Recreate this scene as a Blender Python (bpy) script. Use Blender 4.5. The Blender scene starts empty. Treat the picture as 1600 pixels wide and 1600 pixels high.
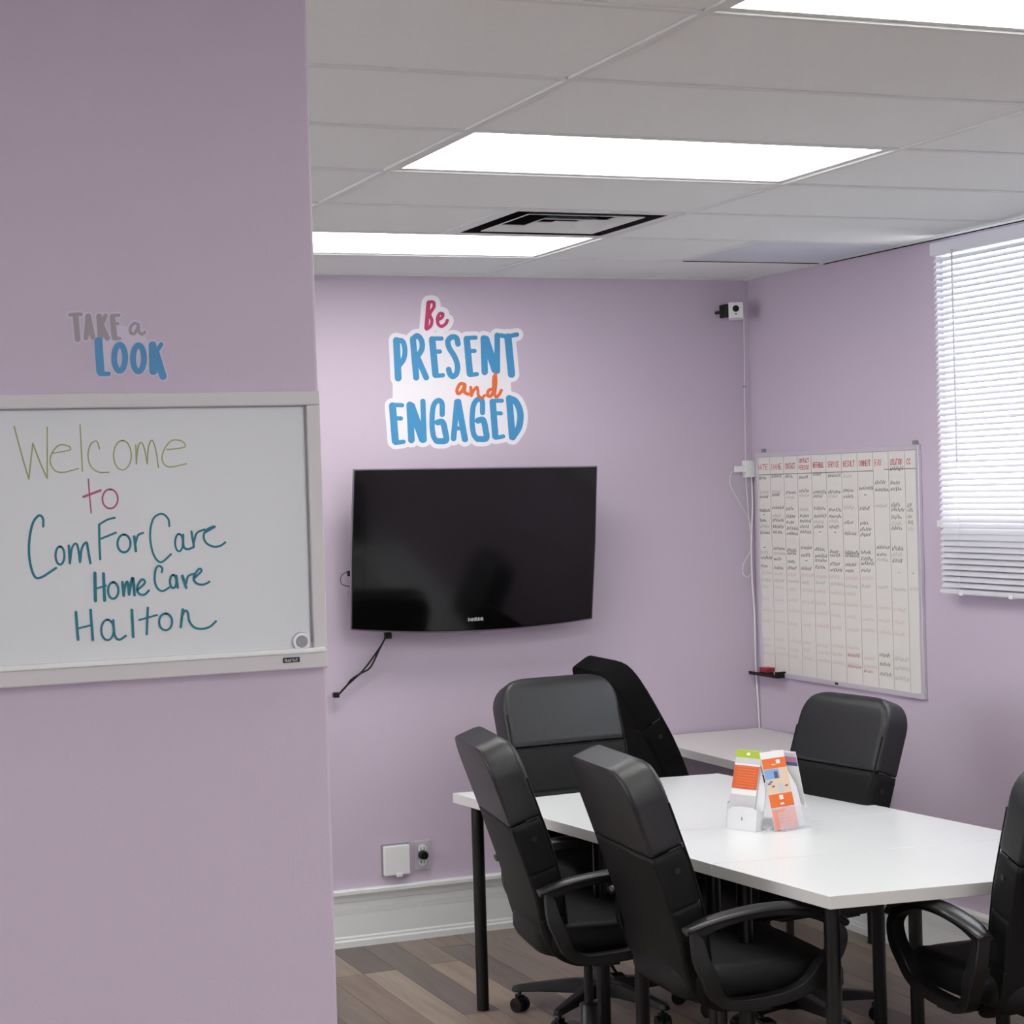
import bpy, math, random
from mathutils import Vector, Matrix, noise
from math import sin, cos, pi, radians, sqrt
random.seed(7)
SC = bpy.context.scene
COL = SC.collection

# ------------------------------------------------------------------ camera
FPX = 3087.5
CAM = Vector((-1.7171, -5.0350, 1.8148))
R_ = Vector((0.92541751, -0.37778704, -0.02965429))
U_ = Vector((0.03276798, 0.00181516, 0.99946134))
F_ = Vector((0.37752971, 0.92589074, -0.0140591))
cd = bpy.data.cameras.new('camera'); cam = bpy.data.objects.new('camera', cd); COL.objects.link(cam)
cd.sensor_width = 36; cd.lens = 36 * FPX / 1600; cd.clip_start = .05; cd.clip_end = 100
m = Matrix((( R_.x, U_.x, -F_.x, CAM.x), (R_.y, U_.y, -F_.y, CAM.y), (R_.z, U_.z, -F_.z, CAM.z), (0, 0, 0, 1)))
cam.matrix_world = m
SC.camera = cam

# ------------------------------------------------------------------ world (bright overcast sky, enters through the blind window and the added unseen windows)
w = bpy.data.worlds.new('sky'); SC.world = w; w.use_nodes = True
w.node_tree.nodes['Background'].inputs[0].default_value = (.92, .955, 1, 1)
w.node_tree.nodes['Background'].inputs[1].default_value = 5.2
SC.view_settings.view_transform = 'Standard'; SC.view_settings.look = 'None'
SC.view_settings.exposure = 0.27; SC.view_settings.gamma = 1; SC.view_settings.use_curve_mapping = False
LAMP = 8.4          # radiance of the fluorescent diffusers

# ------------------------------------------------------------------ room numbers
XW, YW, H = 2.467, 2.466, 2.664
YL, XL = -2.053, -0.822      # near partition plane and its corner

def ray(u, v): return F_ + R_ * ((u - 800) / FPX) - U_ * ((v - 800) / FPX)
def on(axis, val, u, v):
    """point of the real plane axis=val that the photograph shows at (u,v)"""
    d = ray(u, v); t = (val - CAM[axis]) / d[axis]
    return CAM + d * t

# ------------------------------------------------------------------ materials
def lin(c): return tuple(((x / 255) / 12.92 if x / 255 <= .04045 else ((x / 255 + .055) / 1.055) ** 2.4) for x in c)
def mat(name, rgb, rough=.5, spec=.5, metal=0, noise_amt=0, nscale=20, bump=0, bscale=200, emit=0, trans=0, alpha=1, coat=0, ior=1.5, coord='Object'):
    mm = bpy.data.materials.new(name); mm.use_nodes = True; nt = mm.node_tree
    b = nt.nodes['Principled BSDF']; c = lin(rgb)
    b.inputs['Base Color'].default_value = (*c, 1); b.inputs['Roughness'].default_value = rough
    b.inputs['Specular IOR Level'].default_value = spec; b.inputs['Metallic'].default_value = metal
    b.inputs['Transmission Weight'].default_value = trans; b.inputs['Alpha'].default_value = alpha
    b.inputs['Coat Weight'].default_value = coat; b.inputs['IOR'].default_value = ior
    if emit:
        b.inputs['Emission Color'].default_value = (*c, 1); b.inputs['Emission Strength'].default_value = emit
    if noise_amt or bump:
        tc = nt.nodes.new('ShaderNodeTexCoord')
    if noise_amt:
        n = nt.nodes.new('ShaderNodeTexNoise'); n.inputs['Scale'].default_value = nscale; n.inputs['Detail'].default_value = 6
        nt.links.new(tc.outputs[coord], n.inputs['Vector'])
        r = nt.nodes.new('ShaderNodeMapRange'); r.inputs['To Min'].default_value = 1 - noise_amt; r.inputs['To Max'].default_value = 1 + noise_amt
        nt.links.new(n.outputs['Fac'], r.inputs['Value'])
        h = nt.nodes.new('ShaderNodeHueSaturation'); h.inputs['Color'].default_value = (*c, 1)
        nt.links.new(r.outputs[0], h.inputs['Value']); nt.links.new(h.outputs[0], b.inputs['Base Color'])
    if bump:
        n2 = nt.nodes.new('ShaderNodeTexNoise'); n2.inputs['Scale'].default_value = bscale; n2.inputs['Detail'].default_value = 3
        nt.links.new(tc.outputs[coord], n2.inputs['Vector'])
        bp = nt.nodes.new('ShaderNodeBump'); bp.inputs['Strength'].default_value = bump; bp.inputs['Distance'].default_value = .002
        nt.links.new(n2.outputs['Fac'], bp.inputs['Height']); nt.links.new(bp.outputs[0], b.inputs['Normal'])
    return mm

M = {}
M['wall'] = mat('lavender_paint', (198, 184, 200), .55, .35, noise_amt=.02, nscale=1.5, bump=.15, bscale=260)
M['ceil_tile'] = mat('ceiling_tile', (236, 240, 237), .9, .2, noise_amt=.03, nscale=60, bump=.5, bscale=420)
M['tbar'] = mat('grid_white', (222, 225, 222), .5)
M['plenum'] = mat('plenum_dark', (70, 68, 68), .9)
M['trim'] = mat('trim_white', (226, 228, 226), .35, .5)
M['white_gloss'] = mat('laminate_white', (224, 227, 227), .28, .5, noise_amt=.01, nscale=3)
M['white_edge'] = mat('laminate_edge', (214, 212, 208), .45, .4)
M['desk_top'] = mat('desk_laminate', (226, 223, 221), .4, .4)
M['white_pl'] = mat('white_plastic', (232, 232, 232), .35)
M['board'] = mat('whiteboard_enamel', (208, 211, 212), .3, .4)
M['frame_w'] = mat('board_frame_offwhite', (206, 203, 203), .5)
M['board2'] = mat('planner_enamel', (225, 222, 216), .35, .4)
M['alu'] = mat('aluminium', (206, 201, 208), .35, .5, metal=.3)
M['black_metal'] = mat('black_metal', (10, 9, 10), .35, .4)
M['black_pl'] = mat('black_plastic', (10, 11, 11), .45, .35, bump=.1, bscale=500)
M['arm_pl'] = mat('arm_plastic', (22, 24, 25), .34, .5)
M['leather'] = mat('black_leather', (15, 17, 20), .42, .6, noise_amt=.06, nscale=30, bump=.35, bscale=330)
M['leather2'] = mat('black_leatherette', (9, 11, 11), .55, .24, bump=.3, bscale=300)
M['fabric'] = mat('black_fabric', (14, 14, 15), .95, .15, bump=.5, bscale=600)
M['stitch'] = mat('grey_stitch', (72, 72, 76), .6)
M['chrome'] = mat('steel', (180, 180, 182), .3, metal=.9)
M['screen'] = mat('tv_screen', (7, 7, 8), .09, .5)
M['bezel'] = mat('tv_gloss_black', (7, 7, 8), .09, .5)
M['rim'] = mat('tv_clear_rim', (120, 108, 124), .2, .5)
M['lamp'] = mat('diffuser', (255, 254, 250), .5, emit=LAMP)
M['dark'] = mat('dark_void', (20, 17, 18), .9)
M['blue'] = mat('vinyl_blue', (62, 146, 196), .5, noise_amt=.08, nscale=40)
M['blue2'] = mat('vinyl_deep_blue', (70, 142, 190), .5, noise_amt=.08, nscale=40)
M['magenta'] = mat('vinyl_magenta', (188, 52, 100), .5)
M['orange'] = mat('vinyl_orange', (225, 105, 48), .5)
M['greyv'] = mat('vinyl_grey', (156, 148, 154), .5)
M['vinylw'] = mat('vinyl_white', (236, 233, 238), .5)
M['vinylw2'] = mat('vinyl_pale', (205, 196, 214), .5)
M['ink_green'] = mat('marker_olive', (158, 166, 108), .6)
M['ink_pink'] = mat('marker_pink', (176, 90, 118), .6)
M['ink_teal'] = mat('marker_teal', (24, 118, 134), .6)
M['ink_black'] = mat('marker_black', (44, 46, 54), .6)
M['ink_red'] = mat('marker_red', (196, 96, 92), .6)
M['ink_faint'] = mat('marker_faint_red', (216, 192, 188), .6)
M['ink_faintg'] = mat('marker_faint_grey', (186, 182, 180), .6)
M['line'] = mat('grid_line', (150, 146, 146), .6)
M['red'] = mat('red_marker', (150, 24, 44), .4)
M['slat'] = mat('blind_vinyl', (232, 231, 236), .45, .4)
M['glass'] = mat('window_glass', (255, 255, 255), .02, .5, trans=1, ior=1.05)
M['b_orange'] = mat('print_orange', (236, 118, 52), .4)
M['b_rust'] = mat('print_rust', (214, 98, 52), .4)
M['b_salmon'] = mat('print_salmon', (238, 160, 142), .4)
M['b_green'] = mat('print_lime', (166, 190, 40), .4)
M['b_blue'] = mat('print_blue', (140, 172, 214), .4)
M['b_navy'] = mat('print_navy', (70, 96, 140), .4)
M['b_pink'] = mat('print_pink', (196, 130, 160), .4)
M['b_skin'] = mat('print_skin', (232, 206, 180), .4)
M['b_dark'] = mat('print_dark', (90, 74, 70), .4)
M['b_white'] = mat('print_white', (240, 238, 236), .4)
M['b_grey'] = mat('print_grey', (206, 204, 206), .4)
M['holder'] = mat('holder_white', (230, 230, 232), .3)
M['clear'] = mat('clear_plastic', (240, 244, 250), .08, .5, alpha=.22)
M['grille'] = mat('panel_greyblue', (212, 220, 228), .5)
M['mag'] = mat('magnet_grey', (136, 136, 139), .4)
# translucent slats: daylight glows through thin vinyl
def translucent(mm, amt):
    nt = mm.node_tree; b = nt.nodes['Principled BSDF']; out = nt.nodes['Material Output']
    t = nt.nodes.new('ShaderNodeBsdfTranslucent'); t.inputs[0].default_value = (.85, .86, .92, 1)
    mx = nt.nodes.new('ShaderNodeMixShader'); mx.inputs[0].default_value = amt
    nt.links.new(b.outputs[0], mx.inputs[1]); nt.links.new(t.outputs[0], mx.inputs[2]); nt.links.new(mx.outputs[0], out.inputs[0])
translucent(M['slat'], .20)
# vinyl planks: every plank takes its own tone, grain along its length
pm = bpy.data.materials.new('wood_plank'); pm.use_nodes = True; nt = pm.node_tree; b = nt.nodes['Principled BSDF']
b.inputs['Roughness'].default_value = .42; b.inputs['Specular IOR Level'].default_value = .4
oi = nt.nodes.new('ShaderNodeObjectInfo'); cr = nt.nodes.new('ShaderNodeValToRGB'); cr.color_ramp.interpolation = 'LINEAR'
tones = [(104, 92, 86), (148, 134, 118), (116, 98, 88), (128, 118, 108), (92, 80, 78), (156, 142, 126), (138, 112, 92), (112, 102, 98)]
els = cr.color_ramp.elements
while len(els) < len(tones): els.new(.5)
for i, t in enumerate(tones):
    els[i].position = i / (len(tones) - 1); els[i].color = (*lin(t), 1)
nt.links.new(oi.outputs['Random'], cr.inputs[0])
tc = nt.nodes.new('ShaderNodeTexCoord'); mp = nt.nodes.new('ShaderNodeMapping'); mp.inputs['Scale'].default_value = (26, 2.2, 1)
ad = nt.nodes.new('ShaderNodeVectorMath'); ad.operation = 'ADD'
nt.links.new(tc.outputs['Object'], ad.inputs[0]); nt.links.new(oi.outputs['Location'], ad.inputs[1]); nt.links.new(ad.outputs[0], mp.inputs[0])
n = nt.nodes.new('ShaderNodeTexNoise'); n.inputs['Scale'].default_value = 1; n.inputs['Detail'].default_value = 5; n.inputs['Distortion'].default_value = .6
nt.links.new(mp.outputs[0], n.inputs['Vector'])
mr = nt.nodes.new('ShaderNodeMapRange'); mr.inputs['To Min'].default_value = .62; mr.inputs['To Max'].default_value = 1.36
nt.links.new(n.outputs['Fac'], mr.inputs['Value'])
hs = nt.nodes.new('ShaderNodeHueSaturation'); nt.links.new(cr.outputs[0], hs.inputs['Color']); nt.links.new(mr.outputs[0], hs.inputs['Value'])
nt.links.new(hs.outputs[0], b.inputs['Base Color']); M['plank'] = pm

# ------------------------------------------------------------------ geometry collector
class G:
    def __init__(s): s.v = []; s.f = []; s.mi = []; s.sm = []
    def add(s, vs, fs, mi=0, smooth=False):
        o = len(s.v); s.v += [tuple(p) for p in vs]
        s.f += [tuple(i + o for i in f) for f in fs]; s.mi += [mi] * len(fs); s.sm += [smooth] * len(fs)
        return s
    def box(s, a, b_, mi=0, T=None):
        (x0, y0, z0), (x1, y1, z1) = a, b_
        vs = [Vector(p) for p in [(x0,y0,z0),(x1,y0,z0),(x1,y1,z0),(x0,y1,z0),(x0,y0,z1),(x1,y0,z1),(x1,y1,z1),(x0,y1,z1)]]
        if T: vs = [T @ p for p in vs]
        return s.add(vs, [(0,3,2,1),(4,5,6,7),(0,1,5,4),(1,2,6,5),(2,3,7,6),(3,0,4,7)], mi)
    def cyl(s, p0, p1, r0, r1=None, n=16, mi=0, smooth=True):
        r1 = r0 if r1 is None else r1
        p0, p1 = Vector(p0), Vector(p1); d = (p1 - p0).normalized()
        a = d.orthogonal().normalized(); b_ = d.cross(a)
        vs = [p0 + (a * cos(2*pi*i/n) + b_ * sin(2*pi*i/n)) * r0 for i in range(n)] + [p1 + (a * cos(2*pi*i/n) + b_ * sin(2*pi*i/n)) * r1 for i in range(n)]
        s.add(vs, [(i, (i+1) % n, n + (i+1) % n, n + i) for i in range(n)], mi, smooth)
        s.add(vs[:n], [tuple(reversed(range(n)))], mi); s.add(vs[n:], [tuple(range(n))], mi)
        return s
    def lathe(s, prof, c=(0,0,0), n=24, mi=0):
        vs = []; 
        for r, z in prof: vs += [(c[0] + r*cos(2*pi*i/n), c[1] + r*sin(2*pi*i/n), c[2] + z) for i in range(n)]
        fs = [(k*n+i, k*n+(i+1) % n, (k+1)*n+(i+1) % n, (k+1)*n+i) for k in range(len(prof)-1) for i in range(n)]
        s.add(vs, fs, mi, True); s.add(vs[:n], [tuple(reversed(range(n)))], mi); s.add(vs[-n:], [tuple(range(n))], mi)
        return s
    def tube(s, path, r, n=8, mi=0):
        path = [Vector(p) for p in path]; rings = []; a = None
        for i, p in enumerate(path):
            d = (path[min(i+1, len(path)-1)] - path[max(i-1, 0)]).normalized()
            a = d.orthogonal().normalized() if a is None else (a - d * a.dot(d)).normalized()
            b_ = d.cross(a); rings += [p + (a*cos(2*pi*k/n) + b_*sin(2*pi*k/n)) * r for k in range(n)]
        L = len(path)
        s.add(rings, [(i*n+k, i*n+(k+1) % n, (i+1)*n+(k+1) % n, (i+1)*n+k) for i in range(L-1) for k in range(n)], mi, True)
        s.add(rings[:n], [tuple(reversed(range(n)))], mi); s.add(rings[-n:], [tuple(range(n))], mi)
        return s
    def prism(s, poly, ax, t, mi=0):
        """poly: 3-D points of a planar outline, pushed by vector t"""
        n = len(poly); t = Vector(t); a = [Vector(p) for p in poly]; b_ = [p + t for p in a]
        s.add(a + b_, [tuple(reversed(range(n))), tuple(range(n, 2*n))] + [(i, (i+1) % n, n+(i+1) % n, n+i) for i in range(n)], mi)
        return s
    def obj(s, name, mats, parent=None, bevel=0, seg=2, fixn=False, sub=0):
        me = bpy.data.meshes.new(name); me.from_pydata(s.v, [], s.f)
        for mm in (mats if isinstance(mats, (list, tuple)) else [mats]): me.materials.append(M[mm])
        me.polygons.foreach_set('material_index', s.mi); me.polygons.foreach_set('use_smooth', s.sm)
        if fixn:
            import bmesh
            bm = bmesh.new(); bm.from_mesh(me); bmesh.ops.remove_doubles(bm, verts=bm.verts, dist=1e-5); bmesh.ops.recalc_face_normals(bm, faces=bm.faces); bm.to_mesh(me); bm.free()
        me.update()
        o = bpy.data.objects.new(name, me); COL.objects.link(o)
        if parent: o.parent = parent
        if bevel:
            mo = o.modifiers.new('bevel', 'BEVEL'); mo.width = bevel; mo.segments = seg; mo.limit_method = 'ANGLE'; mo.angle_limit = radians(40); mo.harden_normals = False
        return o

def tag(o, label=None, cat=None, group=None, kind=None):
    if label: o['label'] = label
    if cat: o['category'] = cat
    if group: o['group'] = group
    if kind: o['kind'] = kind
    return o
def thing(name, label, cat, loc=(0,0,0), rz=0, group=None):
    o = bpy.data.objects.new(name, None); COL.objects.link(o); o.empty_display_size = .1
    o.location = loc; o.rotation_euler = (0, 0, rz); return tag(o, label, cat, group)
def struct(o): o['kind'] = 'structure'; return o
def shell(name): return struct(bpy.data.objects.new(name, None)) if False else None
def copy_tree(o, parent=None):
    c = o.copy(); COL.objects.link(c)
    if parent: c.parent = parent
    for ch in [x for x in bpy.data.objects if x.parent == o]: copy_tree(ch, c)
    return c
def crv(pts, k=6):
    """Catmull-Rom through the points"""
    if len(pts) < 3: return [Vector(p) for p in pts]
    P = [Vector(p) for p in pts]; P = [P[0]*2 - P[1]] + P + [P[-1]*2 - P[-2]]; out = []
    for i in range(1, len(P)-2):
        for j in range(k):
            t = j / k; a, b_, c, d = P[i-1], P[i], P[i+1], P[i+2]
            out.append(.5 * ((2*b_) + (c-a)*t + (2*a-5*b_+4*c-d)*t*t + (3*b_-a-3*c+d)*t*t*t))
    return out + [P[-2]]
def ell(cx, cy, rx, ry, a0=-90, a1=275, n=18):
    return [(cx + rx*cos(radians(a0+(a1-a0)*i/n)), cy + ry*sin(radians(a0+(a1-a0)*i/n))) for i in range(n+1)]
def ribbon(g, pts3, nrm, w_, mi=0, lift=0):
    """flat pen stroke with round ends on a real surface"""
    P = [Vector(p) + nrm*lift for p in pts3]; n = len(P); L, R = [], []
    for i, p in enumerate(P):
        d = (P[min(i+1, n-1)] - P[max(i-1, 0)])
        if d.length < 1e-9: d = Vector((0,0,1))
        d.normalize(); s_ = nrm.cross(d).normalized() * (w_/2); L.append(p + s_); R.append(p - s_)
    vs = L + R; fs = [(i, i+1, n+i+1, n+i) for i in range(n-1)]
    g.add(vs, fs, mi)
    for e, q in ((0, 1), (-1, -2)):
        c = P[e]; a = (L[e] - c); dd = (c - P[q]).normalized() * (w_/2); k = 6
        arc = [c + a*cos(pi*j/k) + dd*sin(pi*j/k) for j in range(k+1)]
        g.add(arc, [tuple(range(k+1))], mi)
def blob(g, strokes, polys, to3, cell, mi=0):
    """clean flat outline of many overlapping brush strokes: distance field + marching squares (2-D units of the print)"""
    import numpy as np
    segs = []
    for w_, pts in strokes:
        P = [Vector((x, y, 0)) for x, y in pts]
        if len(P) > 2: P = crv(P, 4)
        segs += [(P[i].x, P[i].y, P[i+1].x, P[i+1].y, w_/2) for i in range(len(P)-1)]
    xs = [v for a in segs for v in (a[0]-a[4], a[2]+a[4], a[2]-a[4], a[0]+a[4])] + [p[0] for q in polys for p in q]
    ys = [v for a in segs for v in (a[1]-a[4], a[3]+a[4], a[3]-a[4], a[1]+a[4])] + [p[1] for q in polys for p in q]
    x0, y0 = min(xs)-2*cell, min(ys)-2*cell; nx = int((max(xs)-x0)/cell)+3; ny = int((max(ys)-y0)/cell)+3
    X, Y = np.meshgrid(x0 + np.arange(nx)*cell, y0 + np.arange(ny)*cell); D = np.full(X.shape, 1e9)
    for ax, ay, bx_, by, r in segs:
        i0, i1 = max(0, int((min(ax, bx_)-r-3*cell-x0)/cell)), min(nx, int((max(ax, bx_)+r+3*cell-x0)/cell)+2)
        j0, j1 = max(0, int((min(ay, by)-r-3*cell-y0)/cell)), min(ny, int((max(ay, by)+r+3*cell-y0)/cell)+2)
        xx, yy = X[j0:j1, i0:i1], Y[j0:j1, i0:i1]; dx, dy = bx_-ax, by-ay; L2 = dx*dx+dy*dy+1e-9
        t = np.clip(((xx-ax)*dx+(yy-ay)*dy)/L2, 0, 1); D[j0:j1, i0:i1] = np.minimum(D[j0:j1, i0:i1], np.hypot(xx-ax-t*dx, yy-ay-t*dy)-r)
    for q in polys:   # convex, either winding
        dd = np.full(X.shape, -1e9); ar = sum(q[k][0]*q[(k+1) % len(q)][1]-q[(k+1) % len(q)][0]*q[k][1] for k in range(len(q))); sg = 1 if ar > 0 else -1
        for k in range(len(q)):
            (ax, ay), (bx_, by) = q[k], q[(k+1) % len(q)]; l = math.hypot(bx_-ax, by-ay); dd = np.maximum(dd, sg*((X-ax)*(by-ay)-(Y-ay)*(bx_-ax))/l)
        D = np.minimum(D, dd)
    D[np.abs(D) < 1e-6] = 1e-6
    vid = {}; V = []; Fs = []
    def vert(key, x, y):
        if key not in vid: vid[key] = len(V); V.append(to3(x, y))
        return vid[key]
    def gx(i, j): return vert((i, j), x0+i*cell, y0+j*cell)
    for j in range(ny-1):
        row = D[j:j+2]; 
        if not (row < 0).any(): continue
        i = 0
        while i < nx-1:
            c = [(i, j), (i+1, j), (i+1, j+1), (i, j+1)]; d = [D[b_, a] for a, b_ in c]
            if all(v < 0 for v in d):
                Fs.append(tuple(gx(a, b_) for a, b_ in c)); i += 1; continue
            if any(v < 0 for v in d):
                poly = []
                for k in range(4):
                    (a, b_), (e, f) = c[k], c[(k+1) % 4]; d0, d1 = d[k], d[(k+1) % 4]
                    if d0 < 0: poly.append(gx(a, b_))
                    if (d0 < 0) != (d1 < 0):
                        t = d0/(d0-d1); key = tuple(sorted([(a, b_), (e, f)])); poly.append(vert(key, x0+(a+(e-a)*t)*cell, y0+(b_+(f-b_)*t)*cell))
                if len(poly) > 2: Fs.append(tuple(poly))
            i += 1
    g.add(V, Fs, mi)

# ================================================================== ROOM SHELL
XA, YA = -4.6, -7.6       # far left / behind the camera
# floor: base slab + planks
fl = struct(G().box((XA, YA, -.12), (XW+.2, YW+.2, -.004)).obj('floor', 'dark'))
PW = .131; plank_me = {}
rest = G(); k0 = -34
for k in range(k0, 19):
    x0 = .634 + k*PW; x1 = min(x0 + PW, XW)
    if x0 >= XW: break
    if x1 < XA: continue
    random.seed(k*13+5); y = YW - random.choice([.16, .42, .7, .95, 1.15]) - random.random()*.08
    ys = [YW, y]
    while ys[-1] > YA: ys.append(ys[-1] - 1.18)
    for a, b_ in zip(ys[:-1], ys[1:]):
        if x0 > -1.7 and a > -2.9:
            key = (round(x1-x0, 4), round(a-b_, 3))
            g = G().box((.0008, -(a-b_)+.0008, -.004), (x1-x0-.0008, -.0008, 0))
            if key in plank_me:
                o = bpy.data.objects.new('plank', plank_me[key]); COL.objects.link(o); o.parent = fl
            else:
                o = g.obj('plank', 'plank', fl); plank_me[key] = o.data
            o.location = (x0, a, random.random()*.0005)
        else:
            rest.box((x0+.0008, b_+.0008, -.004), (x1-.0008, a-.0008, 0))
o = rest.obj('plank_field', 'plank', fl); o['kind'] = 'stuff'

def wallbox(name, a, b_): return struct(G().box(a, b_).obj(name, 'wall'))
wallbox('wall_back', (XA, YW, 0), (XW+.2, YW+.15, H+.15))
LY0, LY1 = -1.5, 1.9
g = G(); g.box((XA-.08, YA, 0), (XA, LY0, H+.15)); g.box((XA-.08, LY1, 0), (XA, YW+.15, H+.15)); g.box((XA-.08, LY0, 0), (XA, LY1, .9)); g.box((XA-.08, LY0, 2.4), (XA, LY1, H+.15))
struct(g.obj('wall_left', 'wall'))
wl = struct(bpy.data.objects.new('window_4', None)); COL.objects.link(wl); wl.location = (XA, (LY0+LY1)/2, .9); hl_ = (LY1-LY0)/2  # added window, out of view: daylight fill for ceiling and right wall
g = G()
for p, q in [((-.07,-hl_,0),(-.03,hl_,.05)), ((-.07,-hl_,1.45),(-.03,hl_,1.5)), ((-.07,-hl_,.05),(-.03,-hl_+.05,1.45)), ((-.07,hl_-.05,.05),(-.03,hl_,1.45)), ((-.07,-.025,.05),(-.03,.025,1.45))]: g.box(p, q)
g.obj('window_frame', 'trim', wl)
for y0_, y1_ in ((-hl_+.05, -.025), (.025, hl_-.05)): G().box((-.052, y0_, .05), (-.048, y1_, 1.45)).obj('pane', 'glass', wl)
g = G(); FW = [(-2.9, -1.7), (-.7, .5), (.9, 2.0)]; fx = [XA] + [v for w2 in FW for v in w2] + [XW+.2]
for k in range(0, len(fx), 2): g.box((fx[k], YA-.08, 0), (fx[k+1], YA, H+.15))
for a, b_ in FW: g.box((a, YA-.08, 0), (b_, YA, .95)); g.box((a, YA-.08, 2.35), (b_, YA, H+.15))
struct(g.obj('wall_front', 'wall'))
for k, (a, b_) in enumerate(FW):  # added windows behind the camera, unseen, to brighten the room
    wf = struct(bpy.data.objects.new('window_%d' % (k+2), None)); COL.objects.link(wf); wf.location = ((a+b_)/2, YA, .95); hx_ = (b_-a)/2
    g = G()
    for p, q in [((-hx_,-.07,0),(hx_,-.03,.05)), ((-hx_,-.07,1.35),(hx_,-.03,1.4)), ((-hx_,-.07,.05),(-hx_+.05,-.03,1.35)), ((hx_-.05,-.07,.05),(hx_,-.03,1.35)), ((-.025,-.07,.05),(.025,-.03,1.35))]: g.box(p, q)
    g.obj('window_frame', 'trim', wf)
    for x0_, x1_ in ((-hx_+.05, -.025), (.025, hx_-.05)): G().box((x0_, -.052, .05), (x1_, -.048, 1.35)).obj('pane', 'glass', wf)
# near partition on the left, with the welcome board
struct(G().box((XA, YL, 0), (XL, YL+.16, H+.15)).obj('wall_partition', 'wall', bevel=.006, seg=3))
# right wall with the window opening
WZ0, WZ1 = 1.632, 2.62
WY0, WY1 = -.86, on(0, XW, 1468, 650).y - .004
WT = .045
g = G()
g.box((XW, YA, 0), (XW+WT, WY0, H+.15)); g.box((XW, WY1, 0), (XW+WT, YW+.15, H+.15))
g.box((XW, WY0, 0), (XW+WT, WY1, WZ0)); g.box((XW, WY0, WZ1), (XW+WT, WY1, H+.15))
struct(g.obj('wall_right', 'wall'))
# window
wn = struct(bpy.data.objects.new('window_1', None)); COL.objects.link(wn); wn.location = (XW, (WY0+WY1)/2, WZ0)
g = G(); hy = (WY1-WY0)/2; hz = WZ1-WZ0
for a, b_ in [((.02,-hy,0),(.045,hy,.012)), ((.02,-hy,hz-.012),(.045,hy,hz)), ((.02,-hy,.012),(.045,-hy+.012,hz-.012)), ((.02,hy-.012,.012),(.045,hy,hz-.012)), ((.02,-.015,.012),(.045,.015,hz-.012))]: g.box(a, b_)
g.obj('window_frame', 'trim', wn, bevel=.003)
for s_ in (-1, 1):
    y0, y1 = (-hy+.012, -.015) if s_ < 0 else (.015, hy-.012)
    G().box((.030, y0, .012), (.034, y1, hz-.012)).obj('pane', 'glass', wn)
G().box((-.012, -hy-.02, -.02), (.0, hy+.02, .004)).obj('window_sill', 'trim', wn)

# baseboards: tall moulded profile
prof = [(0,0),(.022,0),(.022,.024),(.017,.03),(.017,.038),(.013,.044),(.013,.128),(.0105,.1285),(.0105,.131),(.013,.1315),(.013,.1375),(.0105,.138),(.0105,.1405),(.013,.141),(.013,.147),(.0105,.1475),(.0105,.150),(.013,.1505),(.013,.178),(.016,.180),(.017,.186),(.0195,.196),(.026,.206),(.030,.211),(.030,.224),(.026,.229),(0,.229)]
def baseboard(name, p0, p1, nrm):
    p0, p1, nrm = Vector(p0), Vector(p1), Vector(nrm); n = len(prof)
    vs = [p0 + nrm*d + Vector((0,0,z)) for d, z in prof] + [p1 + nrm*d + Vector((0,0,z)) for d, z in prof]
    g = G(); g.add(vs, [tuple(range(n)), tuple(reversed(range(n, 2*n)))] + [(i, (i+1) % n, n+(i+1) % n, n+i) for i in range(n)])
    return struct(g.obj(name, 'trim', fixn=True))
baseboard('baseboard_back', (XA, YW, 0), (XW, YW, 0), (0,-1,0))
baseboard('baseboard_right', (XW, YW-.03, 0), (XW, YA, 0), (-1,0,0))
baseboard('baseboard_partition', (XA, YL, 0), (XL+.02, YL, 0), (0,-1,0))

# ------------------------------------------------------------------ ceiling
ce = struct(G().box((XA, YA, H+.10), (XW+.2, YW+.2, H+.2)).obj('ceiling', 'plenum'))
TX, TY = 1.22, .61
lights = []      # (i, j) bays that hold a light
for j in (-10, -7, -4, -1, 2): lights.append((0, j))
for j in (-10, -7, -4): lights.append((-3, j))
lights += [(-3, -1), (-3, 2)]
vent_bay, panel_bay = (0, 1), (1, 2)
tile_me = {}
def tile(x0, y0, x1, y1):
    x0 = max(x0, XA); x1 = min(x1, XW-.004); y0 = max(y0, YA); y1 = min(y1, YW-.004)
    if x1-x0 < .03 or y1-y0 < .02: return
    key = (round(x1-x0, 3), round(y1-y0, 3)); g_ = .0113
    if key in tile_me:
        o = bpy.data.objects.new('ceiling_tile', tile_me[key]); COL.objects.link(o); o.parent = ce
    else:
        o = G().box((g_, g_, .0), (x1-x0-g_, y1-y0-g_, .016)).obj('ceiling_tile', 'ceil_tile', ce, bevel=0); tile_me[key] = o.data
    o.location = (x0, y0, H + .002 + random.random()*.0015)
for i in range(-4, 3):
    for j in range(-13, 5):
        if (i, j) in lights: continue
        x0, y0 = i*TX, j*TY
        if (i, j) == vent_bay: tile(x0, y0, x0+TX/2, y0+TY); continue
        if (i, j) == panel_bay: tile(x0, y0, x0+TX/2, y0+TY); continue
        tile(x0, y0, x0+TX, y0+TY)
for i in range(-3, 3):
    if i*TX < XW: G().box((i*TX-.0095, YA, H-.002), (i*TX+.0095, YW, H+.03)).obj('main_runner', 'tbar', ce)
for j in range(-12, 5):
    for i in range(-4, 3):
        x0 = max(i*TX+.0095, XA); x1 = min((i+1)*TX-.0095, XW)
        if x1 > x0+.05: G().box((x0, j*TY-.0095, H-.0015), (x1, j*TY+.0095, H+.03)).obj('cross_tee', 'tbar', ce)
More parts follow.
